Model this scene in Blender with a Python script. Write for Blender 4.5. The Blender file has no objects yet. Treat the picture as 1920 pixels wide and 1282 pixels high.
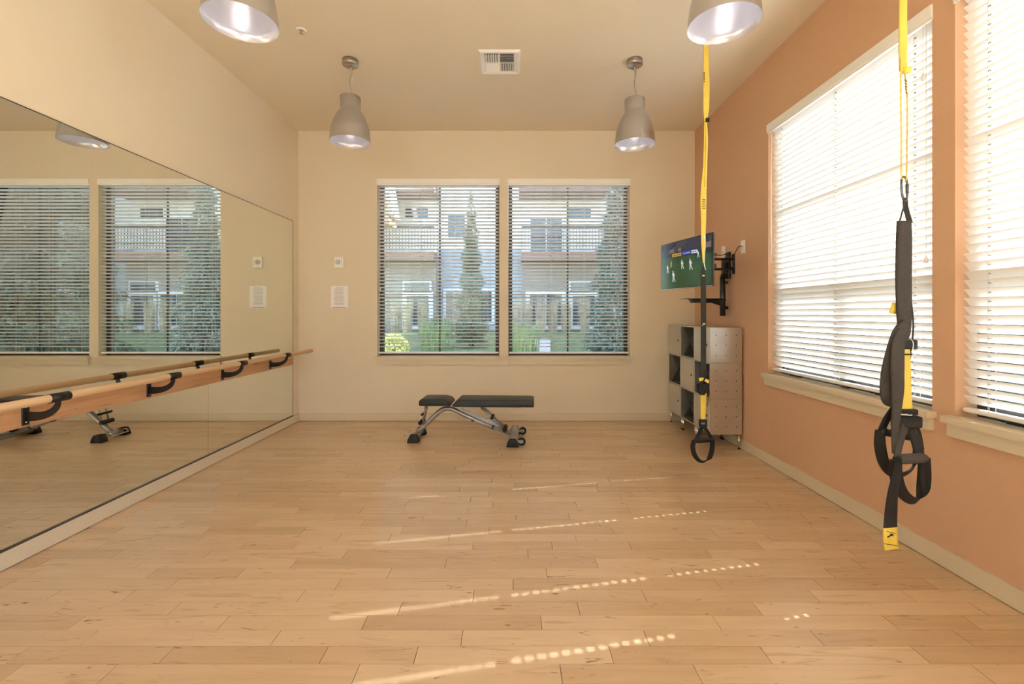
import bpy, bmesh, math, random
from mathutils import Vector, Matrix
random.seed(7)
S = bpy.context.scene
COL = S.collection
PI = math.pi
V = Vector

# ------------------------------------------------------------------ camera, light, exposure
F_PX, VPX, VPY, CAM_H = 853.0, 959.0, 588.0, 1.256
cam_d = bpy.data.cameras.new('camera'); cam = bpy.data.objects.new('camera', cam_d); COL.objects.link(cam)
cam.location = (0, 0, CAM_H); cam.rotation_euler = (PI/2, 0, 0)
cam_d.sensor_width = 36.0; cam_d.lens = F_PX/1920*36
cam_d.shift_x = (960-VPX)/1920; cam_d.shift_y = (VPY-641)/1920
cam_d.clip_start = 0.02; cam_d.clip_end = 500
S.camera = cam

SUN_AZ = V((1.0, 0.205, 0)).normalized(); SUN_EL = math.radians(41.8)
SUN_DIR = V((SUN_AZ.x*math.cos(SUN_EL), SUN_AZ.y*math.cos(SUN_EL), math.sin(SUN_EL)))
w = bpy.data.worlds.new('world'); S.world = w; w.use_nodes = True
nt = w.node_tree; bg = nt.nodes['Background']
sky = nt.nodes.new('ShaderNodeTexSky'); sky.sky_type = 'NISHITA'; sky.sun_disc = False
sky.sun_elevation = SUN_EL; sky.sun_rotation = math.atan2(SUN_AZ.x, SUN_AZ.y)
sky.air_density = 1.0; sky.dust_density = 1.0; sky.ozone_density = 1.0
nt.links.new(sky.outputs[0], bg.inputs[0]); bg.inputs[1].default_value = 0.45
sun_d = bpy.data.lights.new('sun', 'SUN'); sun = bpy.data.objects.new('sun', sun_d); COL.objects.link(sun)
sun.rotation_euler = SUN_DIR.to_track_quat('Z', 'Y').to_euler(); sun.location = (30, 6, 28)
sun_d.energy = 24.0; sun_d.angle = math.radians(0.53); sun_d.color = (0.92, 1.0, 1.06)
LAMP_W = 0.04
S.view_settings.view_transform = 'Standard'; S.view_settings.look = 'None'
S.view_settings.exposure = 1.42; S.view_settings.gamma = 1.0; S.view_settings.use_curve_mapping = False
try:
    S.cycles.use_denoising = True
    S.cycles.max_bounces = 11; S.cycles.diffuse_bounces = 7; S.cycles.glossy_bounces = 5
    S.cycles.transparent_max_bounces = 24; S.cycles.sample_clamp_indirect = 8
except Exception:
    pass

# ------------------------------------------------------------------ room numbers
DB = 5.333            # back wall
XL, XR, ZC = -2.5, 2.15, 3.40
YR = -3.2             # wall behind the camera
TH = 0.18
def at(px, py, Y):    # photo pixel at a known distance -> place in the room
    return V(((px-VPX)*Y/F_PX, Y, CAM_H-(py-VPY)*Y/F_PX))

# ------------------------------------------------------------------ materials
MATS = {}
def mat(name, col, rough=0.5, metal=0.0, spec=0.5, bump=None, var=None, emit=None, aniso=0.0, coat=0.0):
    """bump=(scale,strength,dist); var=(scale,amount) gentle tone variation of the surface colour"""
    if name in MATS: return MATS[name]
    m = bpy.data.materials.new(name); m.use_nodes = True; t = m.node_tree; n = t.nodes; L = t.links
    b = n['Principled BSDF']
    b.inputs['Base Color'].default_value = (*col, 1); b.inputs['Roughness'].default_value = rough
    b.inputs['Metallic'].default_value = metal; b.inputs['Specular IOR Level'].default_value = spec
    b.inputs['Anisotropic'].default_value = aniso; b.inputs['Coat Weight'].default_value = coat
    geo = n.new('ShaderNodeNewGeometry')
    if var:
        no = n.new('ShaderNodeTexNoise'); no.inputs['Scale'].default_value = var[0]; no.inputs['Detail'].default_value = 4
        L.new(geo.outputs['Position'], no.inputs['Vector'])
        mr = n.new('ShaderNodeMapRange'); mr.inputs[1].default_value = .3; mr.inputs[2].default_value = .7
        mr.inputs[3].default_value = 1-var[1]; mr.inputs[4].default_value = 1+var[1]
        L.new(no.outputs[0], mr.inputs[0])
        mx = n.new('ShaderNodeVectorMath'); mx.operation = 'SCALE'; mx.inputs[0].default_value = col
        L.new(mr.outputs[0], mx.inputs['Scale']); L.new(mx.outputs[0], b.inputs['Base Color'])
    if bump:
        no = n.new('ShaderNodeTexNoise'); no.inputs['Scale'].default_value = bump[0]; no.inputs['Detail'].default_value = 3
        L.new(geo.outputs['Position'], no.inputs['Vector'])
        bp = n.new('ShaderNodeBump'); bp.inputs['Strength'].default_value = bump[1]; bp.inputs['Distance'].default_value = bump[2]
        L.new(no.outputs[0], bp.inputs['Height']); L.new(bp.outputs[0], b.inputs['Normal'])
    if emit:
        b.inputs['Emission Color'].default_value = (*emit[0], 1); b.inputs['Emission Strength'].default_value = emit[1]
    MATS[name] = m; return m

def mix_mat(name, fac, sh1, sh2, fresnel=None):
    m = bpy.data.materials.new(name); m.use_nodes = True; t = m.node_tree; n = t.nodes; L = t.links
    n.remove(n['Principled BSDF']); out = n['Material Output']
    def mk(s):
        k = n.new(s[0]); k.inputs['Color'].default_value = (*s[1], 1)
        if len(s) > 2: k.inputs['Roughness'].default_value = s[2]
        return k
    a, c = mk(sh1), mk(sh2); mx = n.new('ShaderNodeMixShader')
    if fresnel:
        f = n.new('ShaderNodeFresnel'); f.inputs[0].default_value = fresnel; L.new(f.outputs[0], mx.inputs[0])
    else: mx.inputs[0].default_value = fac
    L.new(a.outputs[0], mx.inputs[1]); L.new(c.outputs[0], mx.inputs[2]); L.new(mx.outputs[0], out.inputs[0])
    MATS[name] = m; return m

BEIGE = mat('beige_paint', (.765, .67, .52), .75, bump=(260, .25, .002), var=(1.2, .015))
CEIL = mat('ceiling_paint', (.78, .69, .545), .8, bump=(180, .3, .002))
TERRA = mat('terracotta_paint', (.69, .425, .265), .7, bump=(170, .5, .004), var=(1.5, .02))
TRIM = mat('trim_paint', (.72, .62, .455), .4, bump=(120, .06, .002))
SLAT = mat('blind_white', (.93, .92, .895), .4)
CORD = mat('cord_white', (.8, .78, .72), .7)
BRONZE = mat('window_bronze', (.055, .043, .036), .4)
MIRROR = mat('mirror_silver', (.86, .885, .83), .0, metal=1.0)
MEDGE = mat('mirror_edge', (.10, .12, .10), .3)
ALU = mat('brushed_aluminium', (.55, .555, .575), .25, metal=.92, aniso=.6)
ALU.node_tree.nodes['Principled BSDF'].inputs['Anisotropic Rotation'].default_value = .25
_t = ALU.node_tree.nodes.new('ShaderNodeTangent'); _t.direction_type = 'RADIAL'; _t.axis = 'Z'; ALU.node_tree.links.new(_t.outputs[0], ALU.node_tree.nodes['Principled BSDF'].inputs['Tangent'])
ALU_D = mat('satin_nickel', (.50, .47, .43), .3, metal=1.0)
LAMPW = mat('lamp_enamel', (.80, .81, .90), .22, metal=.45)
CHROME = mat('chrome', (.75, .74, .72), .15, metal=1.0)
STEEL = mat('locker_steel', (.60, .57, .52), .32, metal=.85, var=(5, .08))
STEEL_F = mat('locker_front', (.58, .56, .50), .42, metal=.35, var=(6, .04))
STEEL_I = mat('locker_inside', (.20, .21, .19), .5, metal=.4)
BLACK = mat('black_metal', (.008, .008, .008), .45)
RUBBER = mat('black_rubber', (.009, .009, .009), .6)
VINYL = mat('black_vinyl', (.015, .0145, .014), .42, bump=(300, .1, .001))
SILVER = mat('silver_paint', (.42, .40, .385), .33, metal=.65)
WHITE = mat('white_plastic', (.88, .87, .85), .4)
PAPER = mat('paper', (.90, .89, .91), .8)
INK = mat('print_grey', (.42, .40, .38), .8)
INK_D = mat('print_dark', (.06, .06, .06), .8)
YEL = mat('yellow_webbing', (.82, .62, .10), .7, bump=(900, .3, .001), var=(20, .06))
GREYW = mat('charcoal_webbing', (.058, .051, .048), .85, bump=(900, .6, .002), var=(160, .25))
DARKW = mat('dark_webbing', (.030, .029, .027), .85, bump=(900, .5, .002))
BLACKW = mat('black_webbing', (.013, .012, .012), .8, bump=(900, .5, .002))
FOAM = mat('grey_foam', (.072, .062, .058), .9, bump=(700, .6, .002), var=(300, .25))
DARKGAP = mat('dark_gap', (.02, .012, .008), .9)
GLASS = mix_mat('window_glass', 0, ('ShaderNodeBsdfTransparent', (.96, .98, .97)), ('ShaderNodeBsdfGlossy', (1, 1, 1), 0.0), fresnel=1.33)
GLASS_T = mix_mat('sun_dimming_glass', 0, ('ShaderNodeBsdfTransparent', (.62, .635, .635)), ('ShaderNodeBsdfGlossy', (1, 1, 1), 0.0), fresnel=1.33)  # pane tint added to dim the sunlight reaching the slats
SCREEN = mix_mat('insect_screen', .38, ('ShaderNodeBsdfTransparent', (1, 1, 1)), ('ShaderNodeBsdfDiffuse', (.05, .05, .05)))

def wood_mat(name, c_lo, c_hi, stretch, rough, knots=((3.2, 26, 1), (9, 46, 1)), tone=True, coat=0.0):
    m = bpy.data.materials.new(name); m.use_nodes = True; t = m.node_tree; n = t.nodes; L = t.links
    b = n['Principled BSDF']; b.inputs['Roughness'].default_value = rough; b.inputs['Coat Weight'].default_value = coat
    b.inputs['Coat Roughness'].default_value = .25
    geo = n.new('ShaderNodeNewGeometry')
    at_ = n.new('ShaderNodeAttribute'); at_.attribute_name = 'tone'
    off = n.new('ShaderNodeVectorMath'); off.operation = 'MULTIPLY_ADD'
    off.inputs[0].default_value = (37, 11, 53); L.new(geo.outputs['Position'], off.inputs[2])
    cmb = n.new('ShaderNodeCombineXYZ')
    for i in range(3): L.new(at_.outputs['Fac'], cmb.inputs[i])
    L.new(cmb.outputs[0], off.inputs[1])
    mp = n.new('ShaderNodeMapping'); mp.inputs['Scale'].default_value = stretch; L.new(off.outputs[0], mp.inputs[0])
    g1 = n.new('ShaderNodeTexNoise'); g1.inputs['Scale'].default_value = 1.0; g1.inputs['Detail'].default_value = 6; g1.inputs['Distortion'].default_value = .6
    L.new(mp.outputs[0], g1.inputs['Vector'])
    r1 = n.new('ShaderNodeMapRange'); r1.inputs[1].default_value = .3; r1.inputs[2].default_value = .75; L.new(g1.outputs[0], r1.inputs[0])
    ad = n.new('ShaderNodeMath'); ad.operation = 'MULTIPLY_ADD'; ad.inputs[1].default_value = .45
    L.new(r1.outputs[0], ad.inputs[0])
    tm = n.new('ShaderNodeMath'); tm.operation = 'MULTIPLY'; tm.inputs[1].default_value = .6 if tone else 0.3
    L.new(at_.outputs['Fac'], tm.inputs[0]); L.new(tm.outputs[0], ad.inputs[2])
    cr = n.new('ShaderNodeMix'); cr.data_type = 'RGBA'; cr.inputs[6].default_value = (*c_hi, 1); cr.inputs[7].default_value = (*c_lo, 1)
    L.new(ad.outputs[0], cr.inputs[0]); last = cr.outputs[2]
    if knots:
        for sc, lo, hi, amt, colr in ((knots[0], .60, .72, .5, (.42, .26, .13)), (knots[1], .665, .74, .8, (.16, .085, .04))):
            mk = n.new('ShaderNodeMapping'); mk.inputs['Scale'].default_value = sc; L.new(off.outputs[0], mk.inputs[0])
            kn = n.new('ShaderNodeTexNoise'); kn.inputs['Scale'].default_value = 1; kn.inputs['Detail'].default_value = 3; kn.inputs['Distortion'].default_value = 1.2
            L.new(mk.outputs[0], kn.inputs['Vector'])
            rr = n.new('ShaderNodeMapRange'); rr.inputs[1].default_value = lo; rr.inputs[2].default_value = hi; rr.inputs[4].default_value = amt
            L.new(kn.outputs[0], rr.inputs[0])
            mx = n.new('ShaderNodeMix'); mx.data_type = 'RGBA'; L.new(rr.outputs[0], mx.inputs[0]); L.new(last, mx.inputs[6]); mx.inputs[7].default_value = (*colr, 1)
            last = mx.outputs[2]
    L.new(last, b.inputs['Base Color'])
    MATS[name] = m; return m
PLANK = wood_mat('maple_plank', (.53, .35, .195), (.72, .52, .325), (2.2, 22, 1), .34, coat=.6)
BARW = wood_mat('barre_oak', (.50, .30, .15), (.68, .45, .25), (20, 1.5, 60), .4, knots=False)
BOARDW = wood_mat('barre_fir', (.34, .15, .06), (.70, .40, .20), (1, 1.6, 45), .45, knots=((1, 1.3, 34), (1, 3.5, 60)))

# ------------------------------------------------------------------ mesh builder
class MB:
    def __init__(s): s.v = []; s.f = []; s.sm = []
    def add(s, vs, fs, smooth=False):
        o = len(s.v); s.v += [V(p) for p in vs]
        for f in fs: s.f.append([i+o for i in f]); s.sm.append(smooth)
        return s
    def box(s, a, b, M=None):
        x0, y0, z0 = a; x1, y1, z1 = b
        vs = [V(p) for p in ((x0,y0,z0),(x1,y0,z0),(x1,y1,z0),(x0,y1,z0),(x0,y0,z1),(x1,y0,z1),(x1,y1,z1),(x0,y1,z1))]
        if M: vs = [M @ p for p in vs]
        return s.add(vs, [(0,3,2,1),(4,5,6,7),(0,1,5,4),(1,2,6,5),(2,3,7,6),(3,0,4,7)])
    def bevbox(s, a, b, r, seg=3, M=None, smooth=True):
        bm = bmesh.new(); bmesh.ops.create_cube(bm, size=1)
        c = [(a[i]+b[i])/2 for i in range(3)]; d = [abs(b[i]-a[i]) for i in range(3)]
        for v in bm.verts: v.co = V((c[0]+v.co.x*d[0], c[1]+v.co.y*d[1], c[2]+v.co.z*d[2]))
        bmesh.ops.bevel(bm, geom=bm.edges[:], offset=r, segments=seg, affect='EDGES', profile=.5)
        return s.frombm(bm, M, smooth)
    def frombm(s, bm, M=None, smooth=True):
        bm.verts.index_update()
        vs = [(M @ v.co) if M else v.co.copy() for v in bm.verts]; fs = [[v.index for v in f.verts] for f in bm.faces]
        bm.free(); return s.add(vs, fs, smooth)
    def prism(s, poly, a, b, bev=0, seg=2, smooth=False):   # polygon in XZ extruded along Y from a to b
        bm = bmesh.new(); v0 = [bm.verts.new((x, a, z)) for x, z in poly]; v1 = [bm.verts.new((x, b, z)) for x, z in poly]
        n = len(poly); bm.faces.new(v0); bm.faces.new(v1[::-1])
        for i in range(n): bm.faces.new((v0[i], v1[i], v1[(i+1)%n], v0[(i+1)%n]))
        bmesh.ops.recalc_face_normals(bm, faces=bm.faces[:])
        if bev: bmesh.ops.bevel(bm, geom=bm.edges[:], offset=bev, segments=seg, affect='EDGES', profile=.5)
        return s.frombm(bm, None, smooth)
    def tube(s, pts, r, n=10, cap=True, smooth=True, ell=None):
        """sweep a circle (or per-point radii) along pts; ell=(ref dir, a, b) flattened section"""
        pts = [V(p) for p in pts]; m = len(pts); rs = r if isinstance(r, (list, tuple)) else [r]*m
        vs = []; N = None
        for i, p in enumerate(pts):
            t = (pts[min(i+1, m-1)]-pts[max(i-1, 0)]).normalized()
            if N is None:
                ref = V(ell[0]) if ell else (V((0,0,1)) if abs(t.z) < .9 else V((1,0,0)))
                N = (ref-t*ref.dot(t)).normalized()
            else:
                N = (N-t*N.dot(t)); N = N.normalized() if N.length > 1e-6 else t.orthogonal().normalized()
            B = t.cross(N)
            for k in range(n):
                a = 2*PI*k/n
                vs.append(p+N*math.cos(a)*rs[i]*(ell[1] if ell else 1)+B*math.sin(a)*rs[i]*(ell[2] if ell else 1))
        fs = []
        for i in range(m-1):
            for k in range(n):
                fs.append((i*n+k, i*n+(k+1)%n, (i+1)*n+(k+1)%n, (i+1)*n+k))
        s.add(vs, fs, smooth)
        if cap:
            o = len(s.v)-m*n
            s.f.append([o+k for k in range(n)][::-1]); s.sm.append(False)
            s.f.append([o+(m-1)*n+k for k in range(n)]); s.sm.append(False)
        return s
    def cyl(s, a, b, r, n=16, smooth=True): return s.tube([a, b], r, n, True, smooth)
    def lathe(s, prof, c, n=40, axis='Z', smooth=True, closed=False):
        c = V(c); vs = []; m = len(prof)
        for r, h in prof:
            for k in range(n):
                a = 2*PI*k/n; x, y = r*math.cos(a), r*math.sin(a)
                vs.append(c+(V((x, y, h)) if axis == 'Z' else V((h, x, y)) if axis == 'X' else V((y, h, x))))
        fs = [(i*n+k, i*n+(k+1)%n, (i+1)*n+(k+1)%n, (i+1)*n+k) for i in range(m-1) for k in range(n)]
        if closed: fs += [((m-1)*n+k, (m-1)*n+(k+1)%n, (k+1)%n, k) for k in range(n)]
        return s.add(vs, fs, smooth)
    def ribbon(s, pts, wd, th=.003, W=(1,0,0), sub=6, smooth=True):
        """flat strap through pts; wd: width or list; W: width direction or list"""
        pts = [V(p) for p in pts]; m = len(pts)
        ws = list(wd) if isinstance(wd, (list, tuple)) else [wd]*m
        Ws = [V(q) for q in W] if isinstance(W[0], (list, tuple, Vector)) else [V(W)]*m
        P, WW, WD = [], [], []
        for i in range(m-1):
            p0, p1, p2, p3 = pts[max(i-1,0)], pts[i], pts[i+1], pts[min(i+2,m-1)]
            k = sub if m > 2 else 1
            for j in range(k):
                t = j/k
                P.append(.5*((2*p1)+(p2-p0)*t+(2*p0-5*p1+4*p2-p3)*t*t+(3*p1-p0-3*p2+p3)*t**3))
                WW.append(Ws[i].lerp(Ws[i+1], t)); WD.append(ws[i]*(1-t)+ws[i+1]*t)
        P.append(pts[-1]); WW.append(Ws[-1]); WD.append(ws[-1])
        n = len(P); vs = []
        for i in range(n):
            t = (P[min(i+1,n-1)]-P[max(i-1,0)]).normalized()
            wv = WW[i]-t*WW[i].dot(t); wv = wv.normalized() if wv.length > 1e-5 else t.orthogonal().normalized()
            nn = t.cross(wv)
            for a, b in ((-.5,-.5),(-.5,.5),(-.3,.62),(.3,.62),(.5,.5),(.5,-.5)):
                vs.append(P[i]+wv*a*WD[i]+nn*b*th)
        q = 6
        fs = [(i*q+k, i*q+(k+1)%q, (i+1)*q+(k+1)%q, (i+1)*q+k) for i in range(n-1) for k in range(q)]
        fs += [tuple(range(q))[::-1], tuple((n-1)*q+k for k in range(q))]
        return s.add(vs, fs, smooth)
    def quad(s, a, b, c, d): return s.add([a, b, c, d], [(0,1,2,3)])
    def mesh(s, name, m, org=V((0,0,0)), tone=None):
        me = bpy.data.meshes.new(name); me.from_pydata([tuple(p-org) for p in s.v], [], s.f)
        me.polygons.foreach_set('use_smooth', s.sm)
        if m: me.materials.append(m)
        if tone is not None:
            a = me.attributes.new('tone', 'FLOAT', 'FACE'); a.data.foreach_set('value', tone if isinstance(tone, list) else [tone]*len(s.f))
        me.update(); return me
    def build(s, name, m, parent=None, tone=None, recalc=True, kind=None, label=None):
        org = ORG.get(parent.name, V((0,0,0))) if parent else V((0,0,0))
        me = s.mesh(name, m, org, tone)
        if recalc and len(s.f) < 60000:
            bm = bmesh.new(); bm.from_mesh(me); bmesh.ops.recalc_face_normals(bm, faces=bm.faces[:]); bm.to_mesh(me); bm.free()
        o = bpy.data.objects.new(name, me); COL.objects.link(o)
        if parent: o.parent = parent; ORG[o.name] = org
        if kind: o['kind'] = kind
        if label: o['label'] = label
        return o
ORG = {}
def empty(name, loc, label=None, cat=None, group=None, kind=None):
    o = bpy.data.objects.new(name, None); COL.objects.link(o); o.location = loc; o.empty_display_size = .1
    ORG[o.name] = V(loc); return tag(o, label, cat, group, kind)
def tag(o, label=None, cat=None, group=None, kind=None):
    if label: o['label'] = label
    if cat: o['category'] = cat
    if group: o['group'] = group
    if kind: o['kind'] = kind
    return o
def copy_tree(o, parent=None):
    c = o.copy(); COL.objects.link(c)
    if parent: c.parent = parent
    for ch in list(o.children): copy_tree(ch, c)
    return c
def text(name, s, size, M, m, parent, ext=.0004):
    cu = bpy.data.curves.new(name, 'FONT'); cu.body = s; cu.size = size; cu.extrude = ext; cu.align_x = 'CENTER'; cu.align_y = 'CENTER'
    cu.materials.append(m)
    tmp = bpy.data.objects.new(name+'_tmp', cu); COL.objects.link(tmp)
    me = bpy.data.meshes.new_from_object(tmp); bpy.data.objects.remove(tmp)
    org = ORG.get(parent.name, V((0,0,0)))
    me.transform(Matrix.Translation(-org) @ M)
    o = bpy.data.objects.new(name, me); COL.objects.link(o); o.parent = parent; ORG[o.name] = org
    return o

# ------------------------------------------------------------------ room shell
def wall_with_holes(name, axis, plane, thick, u0, u1, z0, z1, holes, m):
    """axis 'Y': wall lies in XZ at y=plane..plane+thick; axis 'X': in YZ at x=plane..plane+thick"""
    b = MB(); us = sorted({u0, u1, *[h[0] for h in holes], *[h[1] for h in holes]}); zs = sorted({z0, z1, *[h[2] for h in holes], *[h[3] for h in holes]})
    for i in range(len(us)-1):
        run = None
        for j in range(len(zs)-1):
            c = ((us[i]+us[i+1])/2, (zs[j]+zs[j+1])/2)
            hole = any(h[0] < c[0] < h[1] and h[2] < c[1] < h[3] for h in holes)
            if not hole: run = (run[0], zs[j+1]) if run else (zs[j], zs[j+1])
            if (hole or j == len(zs)-2) and run:
                if axis == 'Y': b.box((us[i], plane, run[0]), (us[i+1], plane+thick, run[1]))
                else: b.box((plane, us[i], run[0]), (plane+thick, us[i+1], run[1]))
                run = None
    return b.build(name, m, kind='structure', recalc=False)
ZS, ZT = 0.755, 2.835
W1, W2 = (-1.575, -.144), (-.0375, 1.3875)      # back-wall windows (x)
WA, WB = (2.325, 3.81), (.75, 2.205)            # right-wall windows (y)
WC, WD = (-.80, .63), (-2.35, -.92)             # unseen windows added behind the camera, without blinds, to let in more sun
RW1, RW2 = (-1.9, -.9), (-.6, .4)               # windows in the wall behind the camera
wall_with_holes('wall_back', 'Y', DB, TH, XL-TH, XR+TH, -.1, ZC+.1, [(W1[0], W1[1], ZS, ZT), (W2[0], W2[1], ZS, ZT)], BEIGE)
wall_with_holes('wall_right', 'X', XR, TH, YR, DB, -.1, ZC+.1, [(WA[0], WA[1], ZS, ZT), (WB[0], WB[1], ZS, ZT), (WC[0], WC[1], ZS, ZT), (WD[0], WD[1], ZS, ZT)], TERRA)
wall_with_holes('wall_left', 'X', XL-TH, TH, YR, DB, -.1, ZC+.1, [], BEIGE)
wall_with_holes('wall_rear', 'Y', YR-TH, TH, XL-TH, XR+TH, -.1, ZC+.1, [(RW1[0], RW1[1], .9, 2.6), (RW2[0], RW2[1], .9, 2.6)], BEIGE)
MB().box((XL-TH, YR-TH, ZC), (XR+TH, DB+TH, ZC+.12)).build('ceiling', CEIL, kind='structure', recalc=False)
BBH = .092
MB().box((XL+.001, DB-.014, .004), (XR-.001, DB-.0005, BBH)).build('baseboard_back', TRIM, kind='structure')
MB().box((XL+.0005, YR+.02, .004), (XL+.018, DB-.015, BBH)).build('baseboard_left', TRIM, kind='structure')
MB().box((XR-.014, YR+.02, .004), (XR-.0005, DB-.015, BBH)).build('baseboard_right', TRIM, kind='structure')

# floor: sub-floor slab, the 300 nearest boards in view one by one, the rest joined
floor = MB().box((XL-TH, YR-TH, -.12), (XR+TH, DB+TH, -.011)).build('floor', DARKGAP, kind='structure')
PITCH, Y0 = .0877, 1.544
JOINTS = {0: (21,202,667,1052,1308,1842), 1: (313,607,780,1146,1436,1725), 2: (167,517,866,1212,1532,1805), 3: (419,684,1015,1344,1670,1821),
          4: (116,327,750,1085,1420,1834), 5: (99,241,565,888,1208,1526,1703), 6: (17,325,634,962,1346,1535), 7: (285,451,730,1025,1264,1556),
          8: (266,551,836,1119,1401), 9: (390,647,990,1330,1600), 10: (192,457,556,887,1035,1181,1425,1540), 11: (285,380,636,731,842,1079,1347,1441,1630)}
rng = random.Random(21)
rest, rtone, n_pl = MB(), [], 0
G = .0012
rows = list(range(0, int((DB-Y0)/PITCH)+1)) + list(range(-1, int((YR-Y0)/PITCH)-1, -1))
for k in rows:
    ya, yb = Y0+k*PITCH, Y0+(k+1)*PITCH
    yb = min(yb, DB); ya = max(ya, YR)
    if yb-ya < .01: continue
    ym = (ya+yb)/2
    if k in JOINTS:
        xs = [(p-VPX)*ym/F_PX for p in JOINTS[k]]
        x = xs[0]-rng.uniform(.4, .8)
        while x > XL+.1: xs.insert(0, x); x -= rng.uniform(.35, .9)
        x = xs[-1]+rng.uniform(.4, .8)
        while x < XR-.1: xs.append(x); x += rng.uniform(.35, .9)
        xs = [XL]+[q for q in xs if XL+.04 < q < XR-.04]+[XR]
    else:
        xs = [XL]; x = XL+rng.uniform(.1, .8)
        while x < XR-.12: xs.append(x); x += rng.choice((rng.uniform(.3, .6), rng.uniform(.5, 1.05)))
        xs.append(XR)
    for i in range(len(xs)-1):
        t = rng.random(); t = t*t*.9 if rng.random() < .75 else .5+.5*rng.random()
        dz = rng.uniform(-.0002, .0002)
        a, b = (xs[i]+G, ya+G*.6, -.0105), (xs[i+1]-G, yb-G*.6, dz)
        if 0 <= k and n_pl < 300 and not (xs[i+1] < XL*.0-ym*1.16 or xs[i] > ym*1.16):
            MB().box(a, b).build('plank', PLANK, floor, tone=t, recalc=False); n_pl += 1
        else:
            rest.box(a, b); rtone += [t]*6
rest.build('plank_field', PLANK, floor, tone=rtone, recalc=False, kind='stuff')

# ------------------------------------------------------------------ windows and blinds
def frame_map(axis, plane):
    """local (u along the window, d into the wall, z) -> world"""
    if axis == 'Y': return lambda u, d, z: V((u, plane+d, z))
    return lambda u, d, z: V((plane+d, u, z))
def mbox(b, f, u0, u1, d0, d1, z0, z1):
    p, q = f(u0, d0, z0), f(u1, d1, z1)
    return b.box((min(p.x,q.x), min(p.y,q.y), min(p.z,q.z)), (max(p.x,q.x), max(p.y,q.y), max(p.z,q.z)))
MUNT = (1.45, 2.105)
def window(n, axis, plane, u0, u1, vert_all, screen, crank):
    f = frame_map(axis, plane); c = f((u0+u1)/2, .12, ZS)
    wdw = empty('window_%d' % n, c, kind='structure')
    fw, d0, d1 = .045, .105, .165
    z0, z1 = ZS+.002, ZT-.002; a, e = u0+.002, u1-.002; bh = .03 if vert_all else fw+.02
    b = MB(); mbox(b, f, a, a+fw, d0, d1, z0, z1); mbox(b, f, e-fw, e, d0, d1, z0, z1)
    mbox(b, f, a+fw, e-fw, d0, d1, z0, z0+bh); mbox(b, f, a+fw, e-fw, d0, d1, z1-fw, z1); b.build('window_frame', BRONZE, wdw)
    um = (u0+u1)/2
    cols = [a+fw, um, e-fw]; zz = [z0+bh, MUNT[0], MUNT[1], z1-fw]
    b = MB(); mbox(b, f, a+fw, e-fw, d0+.005, d1-.005, MUNT[0]-(.008 if vert_all else .022), MUNT[0]+(.008 if vert_all else .022)); b.build('transom_rail', BRONZE, wdw)
    b = MB(); mbox(b, f, a+fw, e-fw, d0+.02, d1-.02, MUNT[1]-(.0065 if vert_all else .009), MUNT[1]+(.0065 if vert_all else .009)); b.build('muntin', BRONZE, wdw)
    for j in range(3):
        if vert_all or j == 0:
            hw = .009 if vert_all else .03
            b = MB(); mbox(b, f, um-hw, um+hw, d0+.02, d1-.02, zz[j]+.012, zz[j+1]-.012); b.build('muntin', BRONZE, wdw)
    for j in range(3):
        cs = cols if (vert_all or j == 0) else [cols[0], cols[2]]
        for i in range(len(cs)-1):
            b = MB(); mbox(b, f, cs[i], cs[i+1], .134, .138, zz[j], zz[j+1]); b.build('pane', GLASS_T if screen else GLASS, wdw)
            if screen and j == 0:
                b = MB(); b.quad(f(cs[i], .118, zz[j]), f(cs[i+1], .118, zz[j]), f(cs[i+1], .118, zz[j+1]), f(cs[i], .118, zz[j+1])); b.build('insect_screen', SCREEN, wdw, recalc=False)
    b = MB(); mbox(b, f, u0+.001, u1-.001, -.0005, .104, ZS-.028, ZS+.004); mbox(b, f, u0-.025, u1+.025, -.05, -.0005, ZS-.028, ZS+.004); b.build('sill', TRIM, wdw)
    b = MB(); mbox(b, f, u0-.012, u1+.012, -.03, -.0005, ZS-.092, ZS-.029); b.build('apron', TRIM, wdw)
    if crank:
        for uc in (u1-.22, u0+.4):
            b = MB(); mbox(b, f, uc-.07, uc+.07, .085, .104, ZS+.004, ZS+.034)
            b.tube([f(uc, .09, ZS+.03), f(uc-.01, .06, ZS+.045), f(uc+.05, .05, ZS+.02), f(uc+.11, .05, ZS+.03)], .006, 8)
            b.build('crank', BLACK, wdw)
        b = MB(); mbox(b, f, um-.05, um+.01, .08, .104, ZS+.004, ZS+.05); b.build('latch', BRONZE, wdw)
    return wdw

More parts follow.
